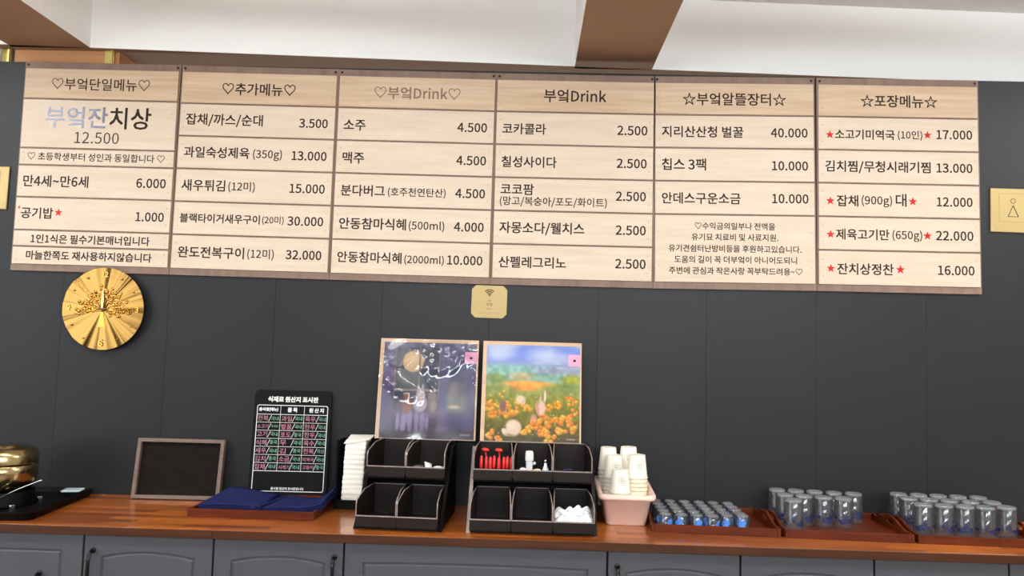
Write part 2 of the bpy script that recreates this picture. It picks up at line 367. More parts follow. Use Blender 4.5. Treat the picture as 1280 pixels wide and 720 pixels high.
# ================================================================== menu boards
BOARDS = [
    ((-1.5015, 2.0745, 0.0033), [
      ("♡부엌단일메뉴♡",0.1101,0.4865,0.0848), ("부엌잔치상",0.0943,0.4999,0.2134), ("12.500",0.2112,0.3808,0.2908),
      ("♡ 초등학생부터 성인과 동일합니다 ♡",0.0368,0.5599,0.3657), ("만4세~만6세",0.0272,0.2764,0.4601), ("6.000",0.4574,0.5704,0.4589),
      ("공기밥",0.0275,0.1506,0.582), ("★",0.1552,0.1854,0.5786), ("★",0.0134,0.0262,0.5624),
      ("1.000",0.4626,0.5706,0.5861), ("1인1식은 필수기본매너입니다",0.072,0.5226,0.6788), ("마늘한쪽도 재사용하지않습니다",0.0583,0.5336,0.7408),
    ]),
    ((-0.8932, 2.0715, 0.0066), [
      ("♡추가메뉴♡",0.1604,0.4399,0.0885), ("잡채/까스/순대",0.029,0.3222,0.2107), ("3.500",0.4591,0.5685,0.213),
      ("과일숙성제육",0.029,0.2784,0.3342), ("(350g)",0.2912,0.4013,0.3388), ("13.000",0.4374,0.57,0.3377),
      ("새우튀김",0.0279,0.1937,0.4605), ("(12미)",0.2051,0.3059,0.4633), ("15.000",0.436,0.5693,0.462),
      ("블랙타이거새우구이",0.0292,0.3316,0.5848), ("(20미)",0.3397,0.4212,0.5862), ("30.000",0.4346,0.5697,0.5852),
      ("완도전복구이",0.0294,0.2796,0.7129), ("(12미)",0.291,0.3911,0.7149), ("32.000",0.4345,0.5691,0.7118),
    ]),
    ((-0.2943, 2.0680, 0.0051), [
      ("♡부엌Drink♡",0.1394,0.4638,0.0873), ("소주",0.0284,0.1119,0.215), ("4.500",0.4567,0.5689,0.2127),
      ("맥주",0.0298,0.1121,0.3394), ("4.500",0.4574,0.5694,0.3384), ("분다버그",0.029,0.1955,0.4627),
      ("(호주천연탄산)",0.206,0.4227,0.4663), ("4.500",0.4581,0.5699,0.463), ("안동참마식혜",0.0281,0.2798,0.5871),
      ("(500ml)",0.2891,0.4224,0.5908), ("4.000",0.4577,0.5693,0.5888), ("안동참마식혜",0.0273,0.2683,0.7129),
      ("(2000ml)",0.2777,0.4254,0.7178), ("10.000",0.4368,0.5687,0.7137),
    ]),
    ((0.2953, 2.0665, 0.0000), [
      ("부엌Drink",0.1811,0.4154,0.0841), ("코카콜라",0.0284,0.1929,0.213), ("2.500",0.458,0.5711,0.211),
      ("칠성사이다",0.0289,0.2355,0.3382), ("2.500",0.4582,0.5701,0.3359), ("코코팜",0.0277,0.1532,0.4418),
      ("(망고/복숭아/포도/화이트)",0.0265,0.4246,0.4882), ("2.500",0.4572,0.569,0.4596), ("자몽소다/웰치스",0.0275,0.3433,0.5882),
      ("2.500",0.4586,0.5703,0.5867), ("산펠레그리노",0.028,0.2786,0.7146), ("2.500",0.4588,0.5716,0.7115),
    ]),
    ((0.8913, 2.0695, -0.0099), [
      ("☆부엌알뜰장터☆",0.1073,0.4917,0.0869), ("지리산산청 벌꿀",0.0301,0.333,0.2116), ("40.000",0.434,0.5705,0.2123),
      ("칩스 3팩",0.03,0.1947,0.3352), ("10.000",0.4372,0.571,0.3366), ("안데스구운소금",0.03,0.3218,0.4621),
      ("10.000",0.4369,0.5715,0.4598), ("♡수익금의일부나 전액을",0.1523,0.4479,0.5651), ("유기묘 치료비 및 사료지원.",0.1404,0.4596,0.6064),
      ("유기견쉼터난방비등을 후원하고있습니다.",0.056,0.5438,0.6488), ("도움의 길이 꼭 더부엌이 아니어도되니",0.0771,0.527,0.69), ("주변에 관심과 작은사랑 꼭부탁드려용~♡",0.0574,0.5465,0.7312),
    ]),
    ((1.5008, 2.0735, -0.0033), [
      ("☆포장메뉴☆",0.1625,0.4457,0.0862), ("★",0.0323,0.0648,0.2166), ("소고기미역국",0.0671,0.2877,0.2142),
      ("(10인)",0.2982,0.3888,0.2147), ("★",0.3922,0.4236,0.2123), ("17.000",0.4399,0.5723,0.2093),
      ("김치찜/무청시래기찜",0.0302,0.4179,0.3366), ("13.000",0.4387,0.5707,0.3346), ("★",0.0328,0.0651,0.4649),
      ("잡채",0.072,0.1516,0.4636), ("(900g)",0.1631,0.275,0.4637), ("대",0.2877,0.3281,0.4581),
      ("★",0.3338,0.3672,0.4621), ("12.000",0.4376,0.5691,0.4612), ("★",0.0331,0.0653,0.5897),
      ("제육고기만",0.0687,0.2641,0.5882), ("(650g)",0.2744,0.3836,0.5905), ("★",0.3859,0.4192,0.5888),
      ("22.000",0.433,0.5698,0.5866), ("★",0.0334,0.0655,0.7157), ("잔치상정찬",0.0723,0.2785,0.7162),
      ("★",0.2853,0.3197,0.7155), ("16.000",0.4387,0.5716,0.7142),
    ]),
]
items = [['전복', '과일', '육우'], ['소고기', '벌꿀', '한우'], ['고기', '포도', '한우'], ['식혜', '무', '육수'],
         ['새우', '김', '전복'], ['김치', '소금', '미역국'], ['잡채', '시래기', '고등어']]
orig = [['국내', '국내', '국내'], ['국내산', '국내', '국내'], ['국내', '중국', '국내'], ['중국', '국내', '국내'], ['국내', '중국', '국산'], ['중국', '국내', '국내'], ['국내', '국내', '중국']]
warm([s for _, L in BOARDS for s, *_ in L if s != '★'] + [x for L in items + orig for x in L] +
     ['부엌잔', '치상', '12', '6', '3', '9', 'I D', '부엌', 'P W', 'I I I I I I I I I I I I', '식재료 원산지 표시판', '음식명(메뉴)', '품 목', '원 산 지', '음식점 원산지 표시판입니다'])
NAMES = ['leftmost wooden menu board, with the big grey set menu title and 12.500',
         'second wooden menu board from the left, side dishes 3.500 to 32.000',
         'third wooden menu board from the left, faded heart Drink title',
         'fourth wooden menu board from the left, plain Drink title, all prices 2.500',
         'fifth wooden menu board from the left, with a long paragraph panel at its foot',
         'rightmost wooden menu board, with red stars and prices up to 22.000']
REG = [0.027, 0.148, 0.273, 0.398, 0.523, 0.648, 0.774]
ROWS = [[0.027, 0.1445, 0.334, 0.3992, 0.5218, 0.6465, 0.7083, 0.774], REG, REG, REG, REG[:5] + [0.774], REG]
G = 0.0034
nail_mesh = None
for k, ((bx, bz, ang), strs) in enumerate(BOARDS):
    bd = thing('menu_board', NAMES[k], 'menu board', ((k - 2.5) * 0.6, 0.008, bz - 0.4), (0, ang, 0),
               group='wooden menu boards in a row')
    obj('backing_board', MB().box((-0.2994, -0.010, 0), (0.2994, -0.0004, 0.8), 0.0008), M['backing'], bd)
    for sx in (-0.287, 0.287):
        for sz in (0.788,):
            obj('screw', MB().lathe([(0.0001, 0.0015), (0.0045, 0.0012), (0.005, 0)], (0, 0, 0), 12, axis='y'), M['screw'], bd, loc=(sx, -0.010, sz))
    rows = ROWS[k]
    for r in range(len(rows) - 1):
        zt = 0.8 - rows[r] - G; zb = 0.8 - rows[r + 1] + G
        if r == 0: zt += G
        if r == len(rows) - 2: zb -= G
        st = obj('menu_strip', MB().box((-0.2932, -0.0142, zb), (0.2932, -0.0101, zt), 0.0006), M['birch_title'] if r == 0 else M['birch'], bd)
        for sx in (-0.279, 0.279):
            for sz in (zb + (zt - zb) * 0.24, zt - (zt - zb) * 0.24):
                if nail_mesh is None: nl = obj('nail', MB().lathe([(0.0001, 0.0006), (0.0018, 0.0005), (0.002, 0)], (0, 0, 0), 8, axis='y'), M['nail'], st); nail_mesh = nl.data
                else: nl = bpy.data.objects.new('nail', nail_mesh); C.objects.link(nl); nl.parent = st
                nl.location = (sx, -0.0142, sz)
        for s, x0, x1, zc in strs:
            z = 0.8 - zc
            if not (zb - G < z < zt + G): continue
            x0 -= 0.3; x1 -= 0.3; dark = MB(); red = MB(); grey = MB()
            w = x1 - x0; n = len(s)
            if s == '★':
                red_pts = []
                cx = (x0 + x1) / 2; R = w / 2 * 1.02
                for q in range(10):
                    a = PI / 2 + q * PI / 5; rr = R if q % 2 == 0 else R * 0.42
                    red_pts.append((cx + rr * math.cos(a), z + rr * math.sin(a)))
                red.prism(red_pts, -0.0148, -0.01415)
            elif s == '부엌잔치상':
                put_text(grey, s[:3], x0, x0 + w * 0.592, z, -0.0145, 0.0016, sy=1.0)  # first letters take the painted glare tone
                put_text(dark, s[3:], x0 + w * 0.605, x1, z, -0.0145, 0.0016, sy=1.0)
            elif k == 2 and r == 0:
                put_text(grey, s, x0, x1, z, -0.0145, 0.0007)  # whole title paled by painted glare
            elif s == '12.500':
                put_text(dark, s, x0, x1, z, -0.0145, 0.0)
            else:
                put_text(dark, s, x0, x1, z, -0.0145, 0.0011 if s[0] not in '(♡유도주' or len(s) < 8 and s[0] != '(' else 0.0006)
            if dark.v: obj('lettering', dark, M['letter'], st)
            if grey.v: obj('lettering', grey, M['letter_faded'] if k == 2 else M['letter_grey'], st)
            if red.v: obj('red_star', red, M['red'], st)

# ================================================================== things on the wall
ck = thing('wall_clock', 'round polished gold wall clock with a tree on its dial', 'clock', (-1.429, 0.008, 1.54), (0, 0.012, 0))
R = 0.152
dial = MB(); nW = 144
ring = []
for q in range(nW):
    a0 = 2 * PI * q / nW
    ring.append((R * math.cos(a0), -0.0295 - 0.0020 * math.sin(2 * PI * q * 5 / nW + 0.4) * math.sin(2 * PI * q * 3 / nW + 1) - 0.0010 * math.sin(2 * PI * q * 13 / nW) * math.sin(2 * PI * q * 8 / nW + 2) - random.uniform(0, 0.0003), R * math.sin(a0)))
inn = [(0.012 * math.cos(2 * PI * q / nW), -0.0325, 0.012 * math.sin(2 * PI * q / nW)) for q in range(nW)]
back = [(R * math.cos(2 * PI * q / nW), -0.024, R * math.sin(2 * PI * q / nW)) for q in range(nW)]
dial.add(ring + inn + back, [(q, (q + 1) % nW, nW + (q + 1) % nW, nW + q) for q in range(nW)] +
         [(q, (q + 1) % nW, 2 * nW + (q + 1) % nW, 2 * nW + q) for q in range(nW)] + [tuple(range(nW, 2 * nW))])
obj('dial', dial, M['gold'], ck)
obj('case', MB().lathe([(0.13, 0.0), (0.143, 0.002), (0.1525, 0.0235), (0.1525, 0.031)], (0, 0, 0), 64, axis='y', caps=False), M['screw'], ck)
tree = MB()
def pip(mb, x, z, r, h=0.003): mb.lathe([(0.0001, 0.0325 + h), (r * 0.7, 0.0325 + h * 0.75), (r, 0.031)], (x, 0, z), 10, axis='y')
tree.prism([(-0.012, -0.068), (0.014, -0.068), (0.007, -0.03), (0.005, -0.005), (-0.006, -0.005), (-0.007, -0.03)], -0.0355, -0.031)
branches = [(-80, -0.012), (-62, 0.02), (-45, 0.055), (-28, 0.072), (-10, 0.08), (8, 0.082), (25, 0.078), (42, 0.06), (60, 0.032), (78, 0.005)]
for bx, bz in [(-0.088, -0.015), (-0.085, 0.02), (-0.06, 0.045), (-0.03, 0.06), (0.0, 0.07), (0.03, 0.063), (0.055, 0.045), (0.075, 0.02), (0.09, -0.008), (0.05, -0.02), (-0.05, -0.005)]:
    pts = [(0.0, -0.034, -0.01), (bx * 0.35, -0.0345, -0.002 + bz * 0.5), (bx * 0.72, -0.0345, bz * 0.85), (bx, -0.034, bz)]
    tree.tube(pts, [0.003, 0.0022, 0.0016, 0.001], 6)
    for q in range(17):
        t = random.uniform(0.55, 1.12); px = bx * t + random.uniform(-.014, .014); pz = bz * t + random.uniform(-.012, .012)
        pip(tree, px, pz, random.uniform(0.004, 0.0068))
obj('tree_relief', tree, M['golddark'], ck)
num = MB()
for s, nx, nz, hw in (('12', 0, 0.127, 0.013), ('6', 0, -0.127, 0.008), ('3', 0.128, 0, 0.007), ('9', -0.128, 0, 0.007)):
    put_text(num, s, nx - hw, nx + hw, nz, -0.034, 0.0008)
obj('numerals', num, M['golddark'], ck)
for h in (1, 2, 4, 5, 7, 8, 10, 11):
    a = h * PI / 6; mb = MB(); mb.lathe([(0.0001, 0.0365), (0.003, 0.0355), (0.004, 0.0312)], (0, 0, 0), 12, axis='y')
    obj('hour_marker', mb, M['golddark'], ck, loc=(0.128 * math.sin(a), 0, 0.128 * math.cos(a)))
obj('hour_hand', MB().prism([(-0.003, 0), (-0.005, 0.03), (0, 0.075), (0.005, 0.03), (0.003, 0)], -0.0385, -0.0375), M['brass'], ck)
obj('minute_hand', MB().prism([(-0.012, -0.003), (0.016, -0.002), (0.016, 0.002), (-0.012, 0.003)], -0.0415, -0.0395), M['framewood'], ck)

wf = thing('network_sign', 'small brass plate with cut corners and a wireless symbol', 'sign', (-0.0025, 0.008, 1.603), (0, 0.012, 0))
a, b, c = 0.0655, 0.060, 0.015
obj('plate', MB().prism([(-a + c, -b), (a - c, -b), (a, -b + c), (a, b - c), (a - c, b), (-a + c, b), (-a, b - c), (-a, -b + c)], -0.006, -0.0003), M['plate'], wf)
ic = MB()
for rr in (0.012, 0.019, 0.026):
    pts = [(rr * math.sin(t), rr * math.cos(t)) for t in np.linspace(-0.75, 0.75, 13)] + [((rr - 0.0035) * math.sin(t), (rr - 0.0035) * math.cos(t)) for t in np.linspace(0.75, -0.75, 13)]
    n = 13
    for i in range(12):
        ic.add([(pts[j][0], -0.0064, 0.020 + pts[j][1]) for j in (i, i + 1, 24 - i, 25 - i)], [(0, 1, 2, 3)])
ic.lathe([(0.0001, 0.0066), (0.0032, 0.0064)], (0, 0, 0.0235), 12, axis='y')
obj('wireless_symbol', ic, M['letter'], wf)
tx = MB(); put_text(tx, 'I D', -0.006, 0.006, 0.004, -0.0064); put_text(tx, '부엌', -0.011, 0.011, -0.010, -0.0064); put_text(tx, 'P W', -0.008, 0.006, -0.027, -0.0064)
put_text(tx, 'I I I I I I I I I I I I', -0.036, 0.036, -0.042, -0.0064, sy=0.35)
obj('lettering', tx, M['letter'], wf)

def plaque(x, label, fig):
    p = thing('restroom_sign', label, 'sign', (x, 0.008, 1.988), (0, 0.010, 0))
    h = 0.082; w = 0.095
    obj('plate', MB().box((-w, -0.007, -h), (w, -0.0003, h), 0.002), M['plate'], p)
    fr = MB(); t = 0.0009; hx = 0.064
    for x0, x1, z0, z1 in ((-hx, hx, 0.062, 0.062 + t), (-hx, hx, -0.042 - t, -0.042), (-hx, -hx + t, -0.042, 0.062), (hx - t, hx, -0.042, 0.062)):
        fr.box((x0, -0.0075, z0), (x1, -0.0069, z1))
    obj('engraved_border', fr, M['letter_faded'], p)
    if fig:
        g = MB(); fx = -0.013
        for q in range(20):
            a0, a1 = 2 * PI * q / 20, 2 * PI * (q + 1) / 20
            g.add([(fx + r * math.cos(a_), -0.0078, 0.035 + r * math.sin(a_)) for r, a_ in ((0.0095, a0), (0.0095, a1), (0.0075, a1), (0.0075, a0))], [(0, 1, 2, 3)])
        P3 = [(fx, 0.018), (fx - 0.019, -0.023), (fx + 0.019, -0.023)]
        for q in range(3):
            p0 = Vector((P3[q][0], -0.0078, P3[q][1])); p1 = Vector((P3[(q + 1) % 3][0], -0.0078, P3[(q + 1) % 3][1]))
            g.tube([p0, p1], 0.0010, 4)
        obj('figure', g, M['letter'], p)
        d = MB()
        for q in range(5): pip_x = -0.034 + q * 0.009; d.lathe([(0.0001, 0.0078), (0.0012, 0.0070)], (pip_x, 0, -0.055), 8, axis='y')
        obj('raised_dots', d, M['plate'], p)
plaque(1.932, 'square brass restroom sign with a person in a skirt, right of the menu boards', True)
plaque(-1.928, 'square brass plate cut by the left picture edge, left of the menu boards', False)

# ================================================================== cabinets and worktop
CT = 0.86
wl = MB().box((-2.9, -0.488, CT - 0.025), (-0.8006, 0.0075, CT), 0.0015)
wlo = tag(obj('worktop', wl, M['counter']), 'left length of orange-brown stave worktop, under the pot and leaning frame', 'worktop')
wr = MB().box((-0.7994, -0.488, CT - 0.025), (2.9, 0.0075, CT), 0.0015)
wro = tag(obj('worktop', wr, M['counter']), 'long right length of orange-brown stave worktop, under the bins and glass trays', 'worktop')
obj('front_edge', MB().box((-2.9, -0.492, CT - 0.025), (-0.8006, -0.4881, CT - 0.0002), 0.001), M['counteredge'], wlo)
obj('front_edge', MB().box((-0.7994, -0.492, CT - 0.025), (2.9, -0.4881, CT - 0.0002), 0.001), M['counteredge'], wro)

def door_mesh(w, h, apex, sidez, mx, straight=False):
    """slab door with a routed panel; x -w/2..w/2, z 0..h (top), front at y=0"""
    n = 24; L = []
    zt = h - sidez; za = h - apex
    pts = []
    for i in range(n + 1):
        t = -1 + 2 * i / n; x = t * (w / 2 - mx)
        pts.append((x, zt + (za - zt) * (1 - t * t)))
    pts += [(w / 2 - mx, 0.08), (-(w / 2 - mx), 0.08)]
    out = []
    for i, (x, z) in enumerate(pts[:-2]): out.append((x * (w / 2) / (w / 2 - mx), h))
    out += [(w / 2, 0), (-w / 2, 0)]
    def inset(P, d):
        cx = 0; cz = (0.08 + zt) / 2; r = []
        for x, z in P: r.append((x - math.copysign(d, x) * (1 if abs(x) > 1e-6 else 0) * min(1, abs(x) / (w / 2 - mx) * 1.0), z - math.copysign(d, z - cz)))
        return r
    loops = [(out, 0.018), (out, 0.001), ([(x * 0.997, z if z not in (0, h) else (h - 0.001 if z == h else 0.001)) for x, z in out], 0.0), (pts, 0.0), (inset(pts, 0.0025), 0.0045), (inset(pts, 0.006), 0.0045), (inset(pts, 0.010), 0.001)]
    mb = MB(); vs = []; N = len(pts)
    for P, y in loops: vs += [(x, y, z) for x, z in P]
    fs = []
    for j in range(len(loops) - 1):
        for i in range(N): a = j * N + i; b = j * N + (i + 1) % N; fs.append((a, b, b + N, a + N))
    fs.append(tuple(range((len(loops) - 1) * N, len(loops) * N))); fs.append(tuple(range(N - 1, -1, -1)))
    return mb.add(vs, fs)
def bow_handle(): 
    r = 0.0055
    return MB().tube([(0, 0, 0), (0, -0.012, -0.001), (0, -0.022, -0.008), (0, -0.027, -0.022), (0, -0.027, -0.07), (0, -0.027, -0.118), (0, -0.022, -0.132), (0, -0.012, -0.139), (0, 0, -0.14)], r, 10).lathe([(0.009, 0), (0.0085, 0.003), (0.006, 0.004)], (0, 0, 0), 14, axis='y').lathe([(0.009, 0), (0.0085, 0.003), (0.006, 0.004)], (0, 0, -0.14), 14, axis='y')
cabs = [(-2.0, -1.2, 'flat', 'leftmost grey base cabinet with a straight panel groove, under the gold pot', -1.331, 0.712),
        (-1.2, -0.8, 'arch', 'grey base cabinet with an arched door, handle at its left, below the leaning frame', -1.170, 0.786),
        (-0.8, -0.4, 'arch', 'grey base cabinet with an arched door, handle at its right, below the navy cloths', -0.428, 0.788),
        (-0.4, 0.4, 'wide', 'double-width grey base cabinet below the black bin organisers', None, None),
        (0.4, 0.8, 'arch', 'grey base cabinet with an arched door below the pink basket', 0.430, 0.787),
        (0.8, 1.2, 'arch', 'grey base cabinet below the tray of tall tumblers nearest the middle', 1.17, 0.76),
        (1.2, 1.6, 'arch', 'grey base cabinet below the rightmost glass tray', 1.24, 0.74),
        (1.6, 2.0, 'arch', 'grey base cabinet at the right edge of the picture', 1.97, 0.74)]
for x0, x1, kd, lab, hx, hz in cabs:
    cx = (x0 + x1) / 2; w = x1 - x0
    cb = thing('base_cabinet', lab, 'cabinet', (cx, 0, 0))
    obj('carcass', MB().box((-w / 2 + 0.0005, -0.455, 0.08), (w / 2 - 0.0005, 0.005, CT - 0.0265)).box((-w / 2 + 0.0005, -0.40, 0.0), (w / 2 - 0.0005, 0.0, 0.08)), M['core'], cb)
    h = 0.73
    if kd == 'flat': dm = door_mesh(w - 0.006, h, 0.046, 0.046, 0.062)
    elif kd == 'wide': dm = door_mesh(w - 0.006, h, 0.051, 0.056, 0.055)
    else: dm = door_mesh(w - 0.006, h, 0.045, 0.062, 0.052)
    dr = obj('door', dm, M['door'], cb, loc=(0, -0.475, 0.831 - h))
    if hx is not None:
        obj('handle', bow_handle(), M['handle'], dr, loc=(hx - cx, 0, hz - (0.831 - h)))

# ================================================================== left end: pot on a black tray
bt = thing('serving_tray', 'large black tray under the gold pot at the left edge', 'tray', (-1.60, -0.245, CT), (0, 0, 0.09))
def round_rect(w, d, r, n=6):
    p = []
    for cx, cy, a0 in ((w - r, d - r, 0), (-w + r, d - r, 90), (-w + r, -d + r, 180), (w - r, -d + r, 270)):
        for q in range(n + 1):
            a = math.radians(a0 + 90 * q / n); p.append((cx + r * math.cos(a), cy + r * math.sin(a)))
    return p
def rr_loft(mb, levels, n=6, cap0=True, cap1=True):
    """levels: (half w, half d, corner r, z[, dx, dy])"""
    vs = []; fs = []
    for L in levels:
        w, d, r, z = L[:4]; dx, dy = (L[4], L[5]) if len(L) > 4 else (0, 0)
        for x, y in round_rect(w, d, r, n):
            vs.append((x + dx, y + dy, z(y) if callable(z) else z))
    N = 4 * (n + 1)
    for j in range(len(levels) - 1):
        for i in range(N): a = j * N + i; b = j * N + (i + 1) % N; fs.append((a, b, b + N, a + N))
    if cap0: fs.append(tuple(range(N - 1, -1, -1)))
    if cap1: fs.append(tuple(range((len(levels) - 1) * N, len(levels) * N)))
    return mb.add(vs, fs)
obj('base', rr_loft(MB(), [(0.19, 0.215, 0.03, 0.0), (0.20, 0.225, 0.035, 0.024), (0.194, 0.219, 0.033, 0.026), (0.188, 0.213, 0.03, 0.010)]), M['black'], bt)
stv = thing('pot_stand', 'dark round stand holding up the gold pot', 'stand', (-1.60, -0.25, CT + 0.0105))
obj('ring', MB().lathe([(0.08, 0.0), (0.098, 0.0), (0.10, 0.006), (0.086, 0.03), (0.09, 0.046), (0.078, 0.046), (0.075, 0.03)], n=40), M['black'], stv)
for q in range(4):
    a = PI / 4 + q * PI / 2
    obj('foot', MB().box((-0.010, -0.008, 0), (0.010, 0.008, 0.012), 0.002), M['steel'], stv, loc=(0.103 * math.cos(a), 0.103 * math.sin(a), 0.0), rot=(0, 0, a))
pt = thing('gold_pot', 'gold metal lidded warming pot cut by the left picture edge', 'pot', (-1.612, -0.25, CT + 0.057))
obj('body', MB().lathe([(0.02, 0.0), (0.075, 0.0), (0.093, 0.012), (0.101, 0.035), (0.104, 0.06), (0.104, 0.085), (0.1005, 0.088), (0.02, 0.088)], n=56), M['pot'], pt)
ld = obj('lid', MB().lathe([(0.1045, 0.089), (0.1045, 0.094), (0.1035, 0.115), (0.098, 0.132), (0.083, 0.141), (0.060, 0.144), (0.058, 0.149), (0.052, 0.149), (0.0001, 0.149)], n=56), M['pot'], pt)
0 and obj('knob', MB().lathe([(0.008, 0.149), (0.007, 0.158), (0.014, 0.164), (0.012, 0.170), (0.0001, 0.172)], n=24), M['black'], ld)
ss = thing('spoon', 'thin silver spoon handle sticking out beside the gold pot', 'spoon', (-1.50, -0.335, CT + 0.0255))
obj('handle', MB().tube([(-0.075, -0.01, 0.012), (0.0, 0.0, 0.051), (0.062, 0.004, 0.077), (0.072, 0.004, 0.080)], [0.003, 0.0022, 0.0026, 0.004], 8), M['steel'], ss)
obj('bowl', MB().lathe([(0.0001, 0), (0.012, 0.002), (0.018, 0.007), (0.017, 0.0075), (0.011, 0.0035), (0.0001, 0.002)], (-0.085, -0.010, -0.0145), n=20), M['steel'], ss)
cd = tag(obj('paper_packet', rr_loft(MB(), [(0.03, 0.028, 0.006, 0), (0.033, 0.031, 0.008, 0.003), (0.030, 0.028, 0.006, 0.006)]), M['paper'], loc=(-1.463, -0.085, CT + 0.0265), rot=(0, 0, 0.2)),
         'pale blue paper packet on the back corner of the black tray', 'packet')

# ================================================================== leaning frame
th = math.atan2(0.045, 0.214)
fr = thing('picture_frame', 'low wide wooden frame around dark grained board, leaning on the wall', 'frame', (-1.108, -0.047, CT + 0.001), (-0.17, 0, 0.03))
W2, H = 0.157, 0.213; t = 0.013
fm = MB()
for P in ([(-W2, 0), (W2, 0), (W2 - t, t), (-W2 + t, t)], [(-W2, H), (-W2 + t, H - t), (W2 - t, H - t), (W2, H)], [(-W2, 0), (-W2 + t, t), (-W2 + t, H - t), (-W2, H)], [(W2, 0), (W2, H), (W2 - t, H - t), (W2 - t, t)]):
    obj('frame_rail', MB().prism([(p[0], p[1]) for p in P], -0.012, 0.012), M['framewood'], fr)
obj('board', MB().box((-W2 + t - 0.001, 0.004, t - 0.001), (W2 - t + 0.001, 0.009, H - t + 0.001)), M['darkwood'], fr)

# ================================================================== flat cloth tray
def low_tray(name, label, loc, w, d, rz, hgt=0.028):
    t = thing(name, label, 'tray', loc, (0, 0, rz), group='low red-brown wooden trays')
    obj('tray_floor', MB().box((-w / 2 + 0.004, -d / 2 + 0.004, 0), (w / 2 - 0.004, d / 2 - 0.004, 0.006)), M['traywood'], t)
    return t
ct = low_tray('wooden_tray', 'small wooden tray holding two folded navy cloths', (-0.742, -0.178, CT), 0.415, 0.285, -0.01)
for y in (-0.1375, 0.1375): obj('long_rail', MB().box((-0.2075, y - 0.005, 0), (0.2075, y + 0.005, 0.027), 0.001), M['traywood'], ct)
for x in (-0.2025, 0.2025): obj('end_rail', MB().box((x - 0.005, -0.132, 0), (x + 0.005, 0.132, 0.027), 0.001), M['traywood'], ct)

def cloth(pts_fn, nu, nv, thick=0.0022, layers=1):
    mb = MB(); vs = []
    for j in range(nv + 1):
        for i in range(nu + 1): vs.append(pts_fn(i / nu, j / nv))
    n = len(vs); vs += [(x, y, z - thick) for x, y, z in vs]; fs = []
    for j in range(nv):
        for i in range(nu):
            a = j * (nu + 1) + i; fs.append((a, a + 1, a + nu + 2, a + nu + 1)); fs.append((n + a, n + a + nu + 1, n + a + nu + 2, n + a + 1))
    bd_ = [i for i in range(nu + 1)] + [j * (nu + 1) + nu for j in range(1, nv + 1)] + [nv * (nu + 1) + i for i in range(nu - 1, -1, -1)] + [j * (nu + 1) for j in range(nv - 1, 0, -1)]
    for q in range(len(bd_)): a = bd_[q]; b = bd_[(q + 1) % len(bd_)]; fs.append((a, b, b + n, a + n))
    return mb.add(vs, fs, True)
cl1 = thing('folded_cloth', 'folded navy cloth at the left of the small wooden tray', 'cloth', (-0.836, -0.19, CT + 0.007), group='navy cloths on the small tray')
for L in range(4):
    z0 = 0.006 + L * 0.0055
    def f(u, v, L=L, z0=z0):
        x = -0.088 + u * 0.205 + (0.065 if False else 0) + v * 0.030 - L * 0.001
        y = -0.106 + v * 0.215
        z = z0 + 0.010 * (1 - u) * v * (1 + 0.25 * L) + 0.004 * math.sin(3.0 * u + 2 * v) + 0.012 * max(0, v - 0.6) * (1 - abs(u - 0.35) * 1.4) + 0.006
        return (x, y, z)
    obj('fold', cloth(f, 14, 14), M['navy'], cl1)
cl2 = thing('folded_cloth', 'folded navy cloth at the right, its far corner sticking up', 'cloth', (-0.622, -0.19, CT + 0.007), group='navy cloths on the small tray')
for L in range(4):
    z0 = 0.005 + L * 0.005
    def f(u, v, L=L, z0=z0):
        x = -0.088 + u * 0.188 + v * 0.025 * (1 - u) + (0.014 * u * v)
        y = -0.112 + v * 0.205 + 0.02 * u * (1 - v)
        up = max(0, u - 0.55) / 0.45
        z = z0 + 0.003 * math.sin(5 * u + 1.5 * v) + 0.052 * up ** 1.6 * (0.35 + 0.65 * v) * (0.75 + 0.08 * L) + 0.006
        return (x, y, z)
    obj('fold', cloth(f, 14, 14), M['navy'], cl2)
roll = MB().tube([(0.090 - 0.0, -0.112, 0.024), (0.106, -0.02, 0.030), (0.118, 0.09, 0.034)], [0.007, 0.008, 0.007], 10)
obj('rolled_edge', roll, M['navy'], cl1)

# ================================================================== origin-of-ingredients board
sb = thing('ingredient_board', 'tall black board with a handwritten table of ingredients, leaning on the wall', 'sign',
           (-0.708, -0.0405, CT + 0.0275), (-0.092, 0, 0.035))
SW, SH = 0.140, 0.372
def rr2(w, h, r, n=5): return [(x, y + h) for x, y in round_rect(w, h, r, n)]
obj('board', MB().prism(rr2(SW, SH / 2, 0.016), -0.004, 0.004), M['sign'], sb)
ln = MB(); Y0 = -0.0043
def hl(x0, x1, z, t=0.0009): ln.box((x0, Y0 - 0.0002, z - t), (x1, Y0 + 0.0002, z + t))
def vl(x, z0, z1, t=0.0009): ln.box((x - t, Y0 - 0.0002, z0), (x + t, Y0 + 0.0002, z1))
bw = 0.129; zt = SH - 0.054; zb = 0.010
o_ = rr2(bw, (zt - zb) / 2, 0.008); i_ = rr2(bw - 0.0024, (zt - zb) / 2 - 0.0024, 0.006)
n_ = len(o_)
ln.add([(x, Y0, z + zb) for x, z in o_] + [(x, Y0, z + zb + 0.0024) for x, z in i_], [(q, (q + 1) % n_, n_ + (q + 1) % n_, n_ + q) for q in range(n_)])
zh = zt - 0.034; rh = 0.0288
hl(-bw, bw, zh)
for q in range(1, 8): hl(-bw, bw, zh - rh * q, 0.0006 if q < 7 else 0.001)
for x in (-bw / 3, bw / 3): vl(x, zh - rh * 7, zt, 0.0006)
obj('table_lines', ln, M['signline'], sb)
tx = MB()
tx = MB(); put_text(tx, '식재료 원산지 표시판', -0.092, 0.092, SH - 0.033, Y0 - 0.0002, 0.0012); obj('printed_lettering', tx, M['signline'], sb)
